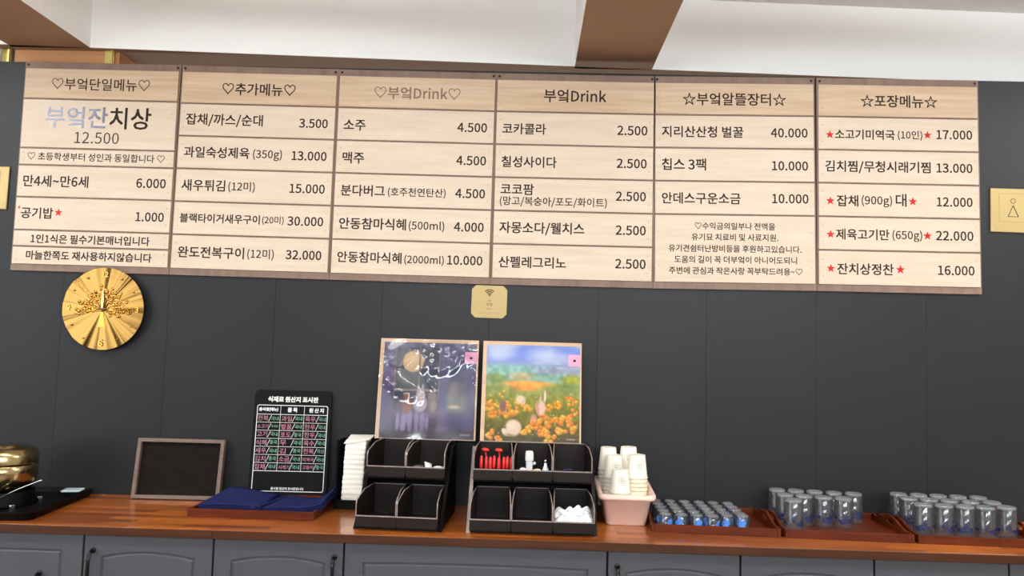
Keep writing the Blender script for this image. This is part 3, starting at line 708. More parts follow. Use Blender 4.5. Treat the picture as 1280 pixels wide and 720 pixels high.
tx = MB(); put_text(tx, '음식명(메뉴)', -0.122, -0.052, zt - 0.017, Y0 - 0.0002, 0.0009); obj('printed_lettering', tx, M['signline'], sb)
tx = MB(); put_text(tx, '품 목', -0.018, 0.018, zt - 0.017, Y0 - 0.0002, 0.0009); obj('printed_lettering', tx, M['signline'], sb)
tx = MB(); put_text(tx, '원 산 지', 0.060, 0.114, zt - 0.017, Y0 - 0.0002, 0.0008); obj('printed_lettering', tx, M['signline'], sb)
tx = MB(); put_text(tx, '음식점 원산지 표시판입니다', -0.060, 0.058, 0.021, Y0 - 0.0002, 0.0003); obj('printed_lettering', tx, M['signline'], sb)
tx = MB()
for r in range(7):
    for c_ in range(3):
        xa = -bw + c_ * bw * 2 / 3; zc = zh - rh * (r + 0.5)
        n1 = len(items[r][c_]); w1 = min(0.040, 0.015 * n1 + 0.008)
        pk = MB(); gr = MB()
        put_text(pk, items[r][c_], xa + 0.005, xa + 0.005 + w1, zc + random.uniform(-.001, .001), Y0 - 0.0003, 0.0002, hmax=0.019)
        tx.prism([(xa + 0.044, zc - 0.011), (xa + 0.0455, zc - 0.011), (xa + 0.055, zc + 0.011), (xa + 0.0535, zc + 0.011)], Y0 - 0.0004, Y0)
        put_text(gr, orig[r][c_], xa + 0.054, xa + 0.081, zc + random.uniform(-.001, .001), Y0 - 0.0003, 0.0002, hmax=0.017)
        obj('pink_handwriting', pk, M['chalkpink'], sb); obj('green_handwriting', gr, M['chalkgreen'], sb)
tag(obj('slash_marks', tx, M['signline'], sb), kind='stuff')

# ================================================================== napkin dispenser
nd = thing('napkin_dispenser', 'upright black napkin holder left of the bins', 'napkin holder', (-0.452, -0.075, CT), (0, 0, -0.02))
obj('back_panel', MB().box((-0.058, 0.055, 0), (0.085, 0.061, 0.235), 0.001), M['black'], nd)
for x0, x1, zz in ((-0.064, -0.058, 0.235), (0.050, 0.056, 0.235)):
    obj('side_panel', MB().box((x0, -0.052, 0), (x1, 0.055, zz), 0.001), M['black'], nd)
obj('base', MB().box((-0.058, -0.052, 0), (0.050, 0.055, 0.030), 0.001), M['black'], nd)
ORD = ['topmost', 'second', 'third', 'fourth', 'fifth', 'sixth', 'seventh', 'eighth', 'ninth', 'tenth', 'eleventh', 'lowest']
nz = CT + 0.0315
for q in range(12):
    hh = 0.0172
    mb = MB(); rnd = random.Random(q)
    def level(z, s, dy): return (0.0365 + s, 0.045, 0.005, z, rnd.uniform(-.0008, .0008), dy)
    yj = rnd.uniform(-0.0015, 0.0015)
    rr_loft(mb, [level(0.0, -0.001, yj + 0.0005), level(0.002, 0, yj), level(hh * 0.45, 0.0005, yj - 0.001), level(hh * 0.5, -0.0002, yj), level(hh * 0.55, 0.0004, yj - 0.001), level(hh - 0.0025, 0, yj), level(hh - 0.0004, -0.001, yj + 0.0005)], 3)
    if q == 11:
        mb.add([(-0.040, -0.052, hh - 0.012), (0.050, -0.050, hh + 0.004), (0.052, 0.04, hh + 0.010), (-0.038, 0.045, hh + 0.008), (-0.040, -0.052, hh - 0.010), (0.050, -0.050, hh + 0.006), (0.052, 0.04, hh + 0.012), (-0.038, 0.045, hh + 0.010)],
               [(0, 1, 2, 3), (7, 6, 5, 4), (0, 4, 5, 1), (1, 5, 6, 2), (2, 6, 7, 3), (3, 7, 4, 0)])
    o = obj('napkin', mb, M['napkin'], loc=(-0.457 + 0.0012 * q * 0.6, -0.082, nz + q * hh), rot=(0, 0, -0.02 + rnd.uniform(-.01, .01)))
    tag(o, (ORD[11 - q] + ' of the folded white napkins in the black holder' if q < 11 else 'topmost folded white napkin, its flap curled over the stack in the black holder'), 'napkin', 'folded napkins in the black holder')

# ================================================================== bin organisers
def bin_mesh(w, d=0.20, front=0.032, post=0.080, backh=0.100, t=0.003):
    """open picking bin, front edge at y=0 (toward the viewer is -y), from x -w/2 to w/2"""
    body = MB(); w2 = w / 2 - 0.0008
    prof = [(0.004, 0), (d, 0), (d, backh), (0.085, backh), (0.006, post), (0, post - 0.01), (0, 0.006)]
    for s in (-1, 1):
        b0 = len(body.v); body.prism(prof, s * w2, s * (w2 - t), 'x')
        body.v[b0:] = [(x - s * 0.009 * y / d, y, z) for x, y, z in body.v[b0:]]
    body.prism([(-w2 + t, 0.001), (w2 - t, 0.001), (w2 - t - 0.009, d - 0.001), (-w2 + t + 0.009, d - 0.001)], 0.0, 0.003, 'z')
    body.box((-w2 + t, 0, 0.003), (w2 - t, 0.003, front))
    body.box((-w2 + t + 0.0088, d - 0.003, 0.003), (w2 - t - 0.0088, d, backh))
    rim = MB(); e = 0.0028
    rim.box((-w2 + 0.009, d - 0.0034, backh - 0.0006), (w2 - 0.009, d + 0.0004, backh + 0.0012))
    rim.box((-w2 - 0.0003, -0.0022, front - 0.0005), (w2 + 0.0003, 0.0034, front + 0.0032), 0.0008)
    for s in (-1, 1):
        x0, x1 = sorted((s * (w2 + 0.0004), s * (w2 - e)))
        rim.box((x0, -0.0012, front + 0.0032), (x1, 0.0016, post - 0.010), 0.0005)
        rim.prism([(-0.001, post - 0.0102), (0.0055, post - 0.0006), (0.085, backh - 0.0004), (0.085, backh + 0.0016), (0.005, post + 0.0014), (-0.001, post - 0.008)], x0, x1, 'x')
        b0 = len(rim.v); rim.box((x0, 0.085, backh - 0.0006), (x1, d, backh + 0.0016))
        rim.v[b0 - 12:] = [(x - s * 0.009 * max(0, y) / d, y, z) for x, y, z in rim.v[b0 - 12:]]
    return body, rim
def organiser(x0, ncol, bw_, label, rz, posts):
    w = ncol * bw_
    og = thing('bin_organiser', label, 'organiser', (x0 + w / 2 - 0.38 * math.sin(rz), 0, CT), (0, 0, rz))
    for s in (-1, 1):
        x = s * (w / 2 + 0.005)
        xa, xb = x - 0.002, x + 0.002
        obj('side_plate', MB().prism([(-0.405, 0.0), (-0.10, 0.0), (-0.10, 0.236), (-0.20, 0.236), (-0.385, 0.03)], xa, xb, 'x'), M['black'], og)
        obj('slanted_post', MB().prism([(-0.420, 0.0), (-0.404, 0.0), (-0.19, 0.238), (-0.206, 0.238)], x - 0.0055, x + 0.0055, 'x'), M[posts[(s + 1) // 2]], og)
    obj('top_plate', MB().box((-w / 2 - 0.003, -0.112, 0.2365), (w / 2 + 0.003, -0.052, 0.2425), 0.001), M['black'], og)
    obj('rear_panel', MB().box((-w / 2 - 0.003, -0.0985, 0.0), (w / 2 + 0.003, -0.094, 0.236)), M['black'], og)
    for row, (y, z) in enumerate(((-0.44, 0.012), (-0.32, 0.147))):
        for zz in (0,):
            obj('support_rail', MB().box((-w / 2 - 0.0028, y + 0.03, z - 0.011), (w / 2 + 0.0028, y + 0.18, z - 0.0006)), M['black'], og)
        for c_ in range(ncol):
            b_, r_ = bin_mesh(bw_)
            bb = obj('bin', b_, M['bin'], og, loc=(-w / 2 + bw_ * (c_ + 0.5), y, z))
            obj('rim', r_, M['binrim'], bb)
    return og
organiser(-0.376, 2, 0.129, 'black tiered organiser of four open bins, nearer the napkins', -0.05, ('black', 'black'))
organiser(-0.024, 3, 0.129, 'black tiered organiser of six open bins, left of the pink basket', 0.0, ('binrim', 'bin'))
# what lies in the bins
def place(name, label, cat, mb, mat, loc, rot=(0, 0, 0), group=None):
    return tag(obj(name, mb, mat, loc=loc, rot=rot), label, cat, group)
UZB = CT + 0.1502; LZB = CT + 0.0152
def sachet(w, d, hh=0.005):
    def f(u, v): return ((u - .5) * w, (v - .5) * d, 0.0018 + hh * (math.sin(PI * min(1, max(0, u))) * math.sin(PI * v)) ** 0.6)
    return cloth(f, 8, 8, 0.0015)
place('sachet', 'silver sachet in the upper right bin of the four-bin organiser', 'sachet', sachet(0.055, 0.035, 0.008), M['steel'], (-0.215, -0.275, UZB + 0.020), (0.5, 0, 0.1))
place('sachet', 'small bright white sachet standing in the upper right bin of the four-bin organiser', 'sachet', sachet(0.026, 0.030, 0.006), M['whiteplastic'], (-0.174, -0.285, UZB + 0.030), (0.7, 0.3, 0.5))
place('sachet', 'crumpled white sachet at the front right corner of the upper bin', 'sachet', sachet(0.040, 0.030, 0.010), M['whiteplastic'], (-0.140, -0.298, UZB + 0.022), (0.3, 0, -0.2))
place('sachet', 'small dull sachet deep in the lower left bin', 'sachet', sachet(0.035, 0.02, 0.004), M['steel'], (-0.29, -0.38, LZB + 0.010), (0.4, 0, 0))
# small utensils with red grips standing in the upper left bin
proto = None
ORD8 = ['leftmost', 'second from the left', 'third from the left', 'fourth from the left', 'fifth from the left', 'sixth from the left', 'seventh from the left', 'rightmost']
for q, px in enumerate((0.000, 0.0165, 0.030, 0.0425, 0.0585, 0.0745, 0.0865, 0.0985)):
    if proto is None:
        o = proto = thing('red_grip_utensil', '', 'utensil')
        obj('grip', MB().lathe([(0.0001, 0.024), (0.004, 0.0245), (0.0056, 0.030), (0.0058, 0.052), (0.0046, 0.062), (0.0022, 0.066), (0.0001, 0.0665)], n=14), M['redplastic'], o)
        obj('stem', MB().lathe([(0.0001, 0), (0.0018, 0.001), (0.002, 0.0238)], n=8), M['steel'], o)
    else: o = copy_tree(proto, (0, 0, 0))
    o.location = (px, -0.290 + 0.006 * (q % 2), UZB + 0.0008 + 0.003 * (q in (0, 3, 6))); o.rotation_euler = (-0.1, 0, 0)
    o['label'] = ORD8[q] + ' of the upright red-gripped utensils in the upper left bin'; o['group'] = 'upright red-gripped utensils'
for q, (px, lab) in enumerate(((0.004, 'left'), (0.050, 'right'))):
    t = thing('red_capped_utensil', lab + ' of two red domed caps behind the upright red grips', 'utensil', (px + 0.006, -0.225, UZB + 0.001), group='red domed caps at the back of the bin')
    dm = MB().lathe([(0.0001, 0.006), (0.006, 0.0055), (0.0105, 0.003), (0.012, -0.001), (0.0105, -0.004), (0.0001, -0.005)], n=18)
    dm.v = [(x * 1.15, y * 0.7, z * 1.05) for x, y, z in dm.v]
    obj('cap', dm, M['redplastic'], t, loc=(0, 0, 0.080), rot=(0.15, 0.12, 0))
    obj('stem', MB().tube([(0, 0, 0.075), (0.004, 0.0, 0.05), (0.012, 0.0, 0.0)], 0.0022, 8), M['redplastic'], t)
# white articles in the middle upper bin
wt = thing('white_dispenser', 'white plastic dispenser standing in the upper middle bin', 'dispenser', (0.158, -0.245, UZB + 0.001), (0, 0, 0.1))
obj('body', rr_loft(MB(), [(0.009, 0.007, 0.003, 0), (0.011, 0.008, 0.003, 0.02), (0.011, 0.008, 0.003, 0.046), (0.008, 0.006, 0.003, 0.05)]), M['whiteplastic'], wt)
obj('cap', rr_loft(MB(), [(0.013, 0.009, 0.004, 0.0505), (0.014, 0.010, 0.004, 0.056), (0.013, 0.010, 0.004, 0.078), (0.010, 0.008, 0.003, 0.083)]), M['whiteplastic'], wt)
obj('spout', MB().tube([(0.012, 0, 0.04), (0.022, 0, 0.044)], 0.005, 8), M['whiteplastic'], wt)
place('bottle_cap', 'round white cap at the front left of the upper middle bin', 'cap', MB().lathe([(0.002, 0.0), (0.013, 0.002), (0.014, 0.012), (0.010, 0.019), (0.0001, 0.021)], n=20), M['whiteplastic'], (0.136, -0.295, UZB + 0.016), (0.5, 0.2, 0))
place('bin_filler_sachet', 'cream sachet at the front right of the upper middle bin', 'sachet', sachet(0.03, 0.026, 0.009), M['cupcream'], (0.186, -0.292, UZB + 0.022), (0.4, 0, 0.4))
sv = thing('small_bottle', 'slim white bottle at the right of the upper middle bin', 'bottle', (0.212, -0.280, UZB + 0.001))
obj('body', MB().lathe([(0.011, 0), (0.012, 0.004), (0.010, 0.030), (0.005, 0.042), (0.004, 0.05), (0.0001, 0.05)], n=18), M['whiteplastic'], sv)
obj('cap', MB().lathe([(0.005, 0.0505), (0.005, 0.060), (0.0001, 0.061)], n=14), M['steel'], sv)
place('paper_slip', 'dark blue slip lying in the upper right bin of the six-bin organiser', 'slip', MB().box((-0.015, -0.002, 0), (0.015, 0.002, 0.018), 0.0005), M['navyprint'], (0.283, -0.30, UZB + 0.019), (0.2, 0.0, 0.3))
# white sachets heaped in the lower right bin
for q in range(12):
    rr = random.Random(100 + q); row = q // 4; col = q % 4
    hgt = (0.042, 0.052, 0.058)[row] + 0.008 * rr.random(); ph = rr.uniform(0, 6)
    def f(u, v, hgt=hgt, ph=ph):
        e = (1 - abs(2 * u - 1) ** 3) ** 0.5
        z = v * hgt * (1.0 - 0.30 * (2 * u - 1) ** 2 + 0.05 * math.sin(u * 9 + ph)) ; x = (u - .5) * 0.050 + 0.002 * math.sin(v * 6 + ph)
        y = 0.004 * math.sin(u * 9 + ph) + 0.008 * v * v + 0.003 * math.sin(11 * u + 9 * v + ph) - 0.006 * e * math.sin(PI * v)
        return (x, y, z)
    px = 0.2625 + 0.0245 * col + 0.004 * (row % 2); py = -0.422 + row * 0.024
    o = obj('plastic_sachet', cloth(f, 14, 12, 0.0012), M['sachet'], loc=(px, py, LZB + 0.002), rot=(0, 0, rr.uniform(-.12, .12)))
    tag(o, 'crumpled white sachet, %s in the %s row of the heap in the lower right bin' % (['leftmost', 'second', 'third', 'rightmost'][col], ['front', 'middle', 'back'][row]), 'sachet', 'white sachets heaped in the lower right bin')

# ================================================================== two art prints
def canvas(n, fn):
    u = (np.arange(n) + .5) / n; U, V = np.meshgrid(u, u)      # V from the top
    return fn(U, V)
def art_panel(parent, w, h, n, img):
    """a printed sheet: n x n cells, colour per face corner"""
    vs = []; fs = []
    for j in range(n + 1):
        for i in range(n + 1): vs.append((-w / 2 + w * i / n, -0.0095, h - h * j / n))
    for j in range(n):
        for i in range(n):
            a = j * (n + 1) + i; fs.append((a, a + n + 1, a + n + 2, a + 1))
    me = bpy.data.meshes.new('print'); me.from_pydata(vs, [], fs); me.update()
    ca = me.color_attributes.new('print', 'FLOAT_COLOR', 'POINT')
    # sample at vertices
    yy = np.clip(np.arange(n + 1), 0, n - 1); P = img[np.ix_(yy, yy)]
    P = np.clip(P, 0, 255) / 255.0; P = np.where(P <= 0.04045, P / 12.92, ((P + 0.055) / 1.055) ** 2.4)
    buf = np.concatenate([P.reshape(-1, 3), np.ones((P.shape[0] * P.shape[1], 1))], 1).astype(np.float32)
    ca.data.foreach_set('color', buf.ravel())
    me.materials.append(M['art'])
    o = bpy.data.objects.new('print', me); C.objects.link(o); o.parent = parent
    return o
RS = np.random.RandomState(3)
def smooth_noise(n, k, seed):
    r = np.random.RandomState(seed).rand(k + 2, k + 2); x = np.linspace(0, k, n); i = x.astype(int); f = x - i; f = f * f * (3 - 2 * f)
    a = r[np.ix_(i, i)]; b = r[np.ix_(i, i + 1)]; c = r[np.ix_(i + 1, i)]; d = r[np.ix_(i + 1, i + 1)]
    fx = f[None, :]; fy_ = f[:, None]
    o = (a * (1 - fx) + b * fx) * (1 - fy_) + (c * (1 - fx) + d * fx) * fy_
    w_ = max(1, n // (k * 4))
    for _ in range(3): o = (o + np.roll(o, w_, 0) + np.roll(o, -w_, 0) + np.roll(o, w_, 1) + np.roll(o, -w_, 1)) / 5
    return o
class Paint:
    def __init__(s, n): s.n = n; u = (np.arange(n) + .5) / n; s.U, s.V = np.meshgrid(u, u); s.I = np.zeros((n, n, 3))
    def grad(s, stops):
        vs = [a for a, _ in stops]
        for k in range(3): s.I[:, :, k] = np.interp(s.V, vs, [c[k] for _, c in stops])
    def mixm(s, m, col): m = np.clip(m, 0, 1)[:, :, None]; s.I = s.I * (1 - m) + np.array(col, float) * m
    def ell(s, u, v, ru, rv, col, soft=0.15, rot=0.0, op=1.0):
        du = s.U - u; dv = s.V - v; c, q = math.cos(rot), math.sin(rot)
        r = np.sqrt(((du * c + dv * q) / ru) ** 2 + ((-du * q + dv * c) / rv) ** 2)
        s.mixm(np.clip((1 + soft - r) / (2 * soft), 0, 1) * op, col)
    def rect(s, u0, u1, v0, v1, col, soft=0.008, op=1.0):
        m = np.clip((s.U - u0) / soft + .5, 0, 1) * np.clip((u1 - s.U) / soft + .5, 0, 1) * np.clip((s.V - v0) / soft + .5, 0, 1) * np.clip((v1 - s.V) / soft + .5, 0, 1)
        s.mixm(m * op, col)
NP = 190
# --- night room with the moon at the window
P = Paint(NP); P.grad([(0, (112, 110, 140)), (0.3, (92, 88, 122)), (0.6, (92, 80, 116)), (0.8, (104, 84, 120)), (1, (70, 50, 72))])
nzv = smooth_noise(NP, 14, 5); P.I *= (0.88 + 0.24 * nzv)[:, :, None]
P.rect(0.14, 0.61, 0.06, 0.72, (84, 88, 104), 0.02, 0.8); P.ell(0.30, 0.42, 0.16, 0.10, (116, 122, 112), 0.5, 0, 0.6)
P.ell(0.325, 0.205, 0.155, 0.155, (150, 140, 140), 0.5, 0, 0.35); P.ell(0.325, 0.205, 0.112, 0.112, (238, 198, 146), 0.06); P.ell(0.34, 0.17, 0.07, 0.05, (248, 218, 176), 0.6)
P.rect(0.0, 0.13, 0.1, 0.92, (118, 110, 150), 0.03, 0.7); P.rect(0.62, 0.72, 0.05, 0.92, (124, 120, 160), 0.03, 0.6); P.rect(0.88, 1, 0.2, 0.9, (104, 100, 144), 0.03, 0.6)
for u in (0.135, 0.395, 0.61): P.rect(u - 0.007, u + 0.007, 0.03, 0.60, (146, 122, 128), 0.008)
P.rect(0.135, 0.615, 0.495, 0.515, (172, 146, 140), 0.008)
P.rect(0.08, 0.66, 0.72, 0.78, (122, 98, 130), 0.02)
P.rect(0.71, 0.89, 0.42, 0.72, (128, 122, 130), 0.05, 0.9); P.ell(0.76, 0.55, 0.05, 0.13, (176, 164, 158), 0.5, 0.2, 0.7); P.ell(0.84, 0.62, 0.07, 0.09, (150, 148, 138), 0.5, 0, 0.7); P.ell(0.78, 0.67, 0.06, 0.02, (222, 200, 170), 0.4)
P.ell(0.28, 0.66, 0.062, 0.075, (168, 112, 92), 0.25); P.ell(0.27, 0.57, 0.034, 0.030, (176, 122, 96), 0.3); P.ell(0.20, 0.66, 0.034, 0.07, (118, 96, 110), 0.4, 0.3)
P.ell(0.42, 0.645, 0.072, 0.085, (214, 190, 198), 0.15); P.ell(0.42, 0.55, 0.045, 0.055, (206, 184, 190), 0.15); P.ell(0.395, 0.49, 0.014, 0.05, (198, 176, 184), 0.2); P.ell(0.44, 0.49, 0.014, 0.05, (198, 176, 184), 0.2)
P.ell(0.555, 0.64, 0.055, 0.10, (142, 116, 120), 0.2); P.ell(0.545, 0.56, 0.045, 0.045, (156, 128, 128), 0.2); P.ell(0.56, 0.66, 0.03, 0.05, (176, 150, 146), 0.4)
for u, v, ru, rv in ((0.19, 0.83, 0.02, 0.09), (0.25, 0.86, 0.028, 0.11), (0.32, 0.85, 0.024, 0.12), (0.29, 0.80, 0.05, 0.05), (0.39, 0.83, 0.025, 0.10), (0.45, 0.83, 0.03, 0.09), (0.50, 0.84, 0.02, 0.07)):
    P.ell(u, v, ru, rv, (184, 164, 208), 0.35, 0, 0.85)
P.rect(0.60, 0.68, 0.70, 0.95, (140, 112, 146), 0.02, 0.6); P.rect(0.70, 0.96, 0.76, 0.90, (104, 96, 150), 0.03, 0.6); P.rect(0, 1, 0.93, 1, (66, 46, 66), 0.03, 0.8)
for q in range(6): P.rect(0.86 + q * .018, 0.868 + q * .018, 0.945, 0.962, (214, 208, 214), 0.004)
img1 = P.I * 0.85
# --- flower meadow
P = Paint(NP); P.grad([(0, (140, 156, 206)), (0.10, (132, 150, 214)), (0.19, (150, 162, 205)), (0.23, (150, 178, 186)), (0.38, (146, 166, 140)), (0.48, (148, 150, 96)), (0.60, (128, 132, 58)), (0.8, (110, 104, 44)), (1, (78, 66, 34))])
n1 = smooth_noise(NP, 9, 8); n2 = smooth_noise(NP, 26, 9)
P.mixm(np.clip((n1 - 0.5) * 3, 0, 1) * (P.V < 0.2) * 0.8, (206, 212, 226))
P.ell(0.13, 0.10, 0.12, 0.06, (198, 208, 230), 0.6, 0, 0.9); P.ell(0.62, 0.11, 0.16, 0.07, (200, 208, 226), 0.6, 0, 0.9); P.ell(0.85, 0.14, 0.12, 0.05, (196, 200, 220), 0.6, 0, .7)
P.ell(0.25, 0.28, 0.4, 0.07, (148, 188, 176), 0.4, 0, .7); P.ell(0.80, 0.26, 0.3, 0.05, (168, 166, 190), 0.4, 0, .7); P.ell(0.5, 0.35, 0.5, 0.05, (142, 178, 160), 0.4, 0, .7)
P.ell(0.38, 0.33, 0.12, 0.04, (208, 174, 130), 0.6, 0, .7)
P.ell(0.48, 0.415, 0.30, 0.035, (234, 166, 92), 0.35, 0.03); P.ell(0.38, 0.455, 0.18, 0.03, (228, 150, 84), 0.4, 0, .8)
P.ell(0.10, 0.36, 0.10, 0.05, (132, 150, 96), 0.4); P.ell(0.92, 0.36, 0.10, 0.05, (160, 160, 76), 0.4); P.ell(0.12, 0.47, 0.2, 0.04, (142, 152, 96), 0.4, 0, .8); P.ell(0.85, 0.45, 0.24, 0.05, (126, 140, 84), 0.4, 0, .9)
P.I *= np.where(P.V > 0.22, 0.86 + 0.28 * n2, 1.0)[:, :, None]
for q in range(130):
    u = RS.rand(); v = 0.50 + 0.48 * RS.rand(); s_ = 0.003 + 0.004 * RS.rand(); P.ell(u, v, s_, s_, (214, 210, 140) if q % 3 else (206, 206, 196), 0.5, 0, .7)
def flower(u, v, r, base):
    P.ell(u, v, r, r * 0.9, [c * 0.78 for c in base], 0.25); P.ell(u - r * .2, v - r * .25, r * .6, r * .5, base, 0.4); P.ell(u + r * .1, v + r * .1, r * .3, r * .25, (222, 110, 44), 0.6, 0, .7)
cl_ = [(0.05, 0.62, 9), (0.12, 0.66, 10), (0.22, 0.64, 12), (0.30, 0.70, 10), (0.38, 0.63, 9), (0.46, 0.66, 9), (0.20, 0.73, 8), (0.10, 0.74, 6), (0.03, 0.70, 5), (0.70, 0.65, 6), (0.80, 0.62, 10), (0.92, 0.58, 9), (0.97, 0.68, 5),
       (0.62, 0.74, 9), (0.55, 0.80, 9), (0.65, 0.83, 9), (0.76, 0.78, 12), (0.86, 0.76, 12), (0.93, 0.82, 8), (0.50, 0.88, 8), (0.60, 0.90, 8), (0.70, 0.93, 9), (0.80, 0.88, 6), (0.90, 0.88, 4), (0.07, 0.93, 5), (0.12, 0.96, 5), (0.66, 0.98, 4), (0.42, 0.90, 3), (0.20, 0.52, 3)]
for u, v, k in cl_:
    for q in range(k):
        flower(u + RS.uniform(-.055, .055), v + RS.uniform(-.035, .035), 0.014 + 0.016 * (v - 0.5) + RS.rand() * .006, [(242, 178, 74), (244, 196, 92), (238, 150, 66), (240, 164, 92)][RS.randint(4)])
P.ell(0.19, 0.645, 0.035, 0.06, (128, 96, 92), 0.3); P.ell(0.375, 0.575, 0.05, 0.045, (232, 206, 180), 0.3); P.ell(0.41, 0.60, 0.02, 0.03, (214, 186, 160), 0.3)
P.ell(0.60, 0.655, 0.042, 0.075, (222, 192, 174), 0.2); P.ell(0.585, 0.575, 0.012, 0.05, (206, 176, 156), 0.3, 0.2); P.ell(0.635, 0.535, 0.012, 0.06, (232, 214, 196), 0.3, 0); P.ell(0.555, 0.66, 0.018, 0.06, (196, 150, 130), 0.3, -0.2)
P.ell(0.31, 0.865, 0.082, 0.082, (226, 202, 178), 0.15); P.ell(0.22, 0.91, 0.028, 0.045, (226, 204, 184), 0.2, -0.7); P.ell(0.29, 0.84, 0.05, 0.045, (240, 222, 204), 0.5, 0, .7); P.ell(0.26, 0.94, 0.06, 0.014, (160, 130, 100), 0.4, 0, .6)
P.ell(0.52, 0.76, 0.03, 0.04, (214, 160, 150), 0.4, 0, .8)
for q in range(6): P.rect(0.87 + q * .016, 0.877 + q * .016, 0.962, 0.975, (220, 214, 196), 0.004)
gm = P.I.mean(axis=2, keepdims=True); img2 = (gm + (P.I - gm) * 1.25) * 0.92
def art(label, cx, img, film):
    a = thing('art_print', label, 'picture', (cx, -0.094, CT + 0.2430), (-0.165, 0, 0), group='two square art prints above the bins')
    w, h = 0.356, 0.359
    obj('panel', MB().box((-w / 2, -0.008, 0), (w / 2, 0.006, h), 0.001), M['paleframe'], a)
    p = art_panel(a, w - 0.020, h - 0.016, NP, img); p.location = (0.004, 0.001, 0.003)
    stk = obj('sticker', MB().box((-0.0215, -0.0008, -0.021), (0.0215, 0.0002, 0.021)), M['sticker'], a, loc=(0.1515, -0.0105, h - 0.065))
    obj('sticker_mark', MB().box((-0.004, -0.0004, -0.0045), (0.0055, 0.0002, 0.0035)), M['letter'], stk, loc=(0, -0.0009, 0))
    n = 110 if film > 0.5 else 50
    def seg(u, v, a_, b_, sg):
        dx, dy = b_[0] - a_[0], b_[1] - a_[1]; t_ = max(0, min(1, ((u - a_[0]) * dx + (v - a_[1]) * dy) / (dx * dx + dy * dy)))
        px_, py_ = a_[0] + t_ * dx, a_[1] + t_ * dy + 0.035 * math.sin(PI * t_)
        return math.exp(-((u - px_) ** 2 + (v - py_) ** 2) / (2 * sg * sg)) * (0.4 + 0.6 * math.sin(PI * t_))
    creases = [((0.33, 0.06), (0.66, 0.22), 0.024, 1), ((0.52, 0.02), (0.98, 0.22), 0.022, 1), ((0.03, 0.36), (0.42, 0.60), 0.028, 1), ((0.42, 0.27), (0.84, 0.25), 0.03, 1),
               ((0.42, 0.22), (0.56, 0.50), 0.012, 1), ((0.84, 0.02), (0.98, 0.42), 0.010, 1), ((0.12, 0.26), (0.30, 0.22), 0.010, 1), ((0.03, 0.10), (0.10, 0.16), 0.012, 1)] if film > 0.5 else [((0.93, 0.18), (0.99, 0.42), 0.008, 1), ((0.01, 0.05), (0.03, 0.6), 0.007, 1)]
    vs = []
    for j in range(n + 1):
        for i in range(n + 1):
            u = i / n; v = j / n                       # v from the top
            d = 0.0008 + 0.0005 * film * math.sin(7.5 * u + 9 * v + 2.2 * math.sin(5 * v) + 1.3 * math.sin(9 * u - 4 * v))
            for a_, b_, sg, k_ in creases: d += 0.0040 * k_ * seg(u, v, a_, b_, sg * 1.45) * (1 + 0.25 * math.sin(60 * u + 40 * v))
            vs.append((-w / 2 + 0.001 + u * (w - 0.002), -0.0128 - d, 0.001 + (1 - v) * (h - 0.002)))
    fs = [(j * (n + 1) + i, j * (n + 1) + i + 1, (j + 1) * (n + 1) + i + 1, (j + 1) * (n + 1) + i) for j in range(n) for i in range(n)]
    obj('clear_wrap', MB().add(vs, fs, True), M['film'] if film > 0.5 else M['film2'], a)
    return a
art('square print of a moonlit window with animals, in shiny crinkled clear wrap', -0.211, img1, 1.0)
art('square print of an orange flower meadow with white rabbits under a blue sky', 0.1615, img2, 0.12)

# ================================================================== pink basket and paper cups
bk = thing('plastic_basket', 'pale pink open plastic basket full of paper cups', 'basket', (0.484, -0.155, CT))
zf = lambda s: (lambda y: s + 0.024 * (y + 0.10) / 0.2)
mb = MB()
rr_loft(mb, [(0.062, 0.090, 0.014, 0.0), (0.066, 0.094, 0.016, 0.003), (0.082, 0.104, 0.018, zf(0.084)), (0.094, 0.116, 0.024, zf(0.086)), (0.097, 0.119, 0.026, zf(0.092)), (0.096, 0.118, 0.026, zf(0.100)), (0.091, 0.113, 0.024, zf(0.104)),
             (0.083, 0.105, 0.02, zf(0.103)), (0.079, 0.101, 0.018, zf(0.096)), (0.063, 0.091, 0.014, 0.004)], 7)
o = obj('body', mb, M['pink'], bk); o.data.polygons.foreach_set('use_smooth', [True] * len(o.data.polygons))
def cup():
    mb = MB().lathe([(0.0001, 0.0756), (0.0235, 0.0756), (0.0245, 0.0748), (0.0262, 0.078), (0.0268, 0.0776), (0.0345, 0.004), (0.0362, 0.0036), (0.0366, 0.0018), (0.0355, 0.0), (0.0338, 0.0012), (0.0336, 0.004), (0.0255, 0.0745), (0.0001, 0.0745)], n=32)
    return mb
cm = obj('paper_cup', cup(), M['cup']); cm2 = obj('paper_cup', cup(), M['cupcream'])
lg = MB()
def on_cup(mb, pts, r_at=lambda z: 0.0268 + (0.0776 - z) * (0.0345 - 0.0268) / 0.0736, rad=0.0004):
    return [( (r_at(z) + rad) * math.sin(a), -(r_at(z) + rad) * math.cos(a), z) for a, z in pts]
for rr, wd in ((0.0135, 0.0011), (0.0085, 0.0008)):
    for q in range(28):
        a0 = 2 * PI * q / 28; a1 = 2 * PI * (q + 1) / 28
        lg.add(on_cup(lg, [(r * math.cos(a_) / 0.030, 0.043 + r * math.sin(a_)) for r, a_ in ((rr, a0), (rr, a1), (rr - wd, a1), (rr - wd, a0))]), [(0, 1, 2, 3)])
for zz, hw in ((0.050, 0.004), (0.046, 0.0065), (0.042, 0.0065), (0.038, 0.005)):
    lg.add(on_cup(lg, [(-hw / 0.03, zz), (0, zz), (hw / 0.03, zz), (hw / 0.03, zz + 0.0016), (0, zz + 0.0016), (-hw / 0.03, zz + 0.0016)]), [(0, 1, 4, 5), (1, 2, 3, 4)])
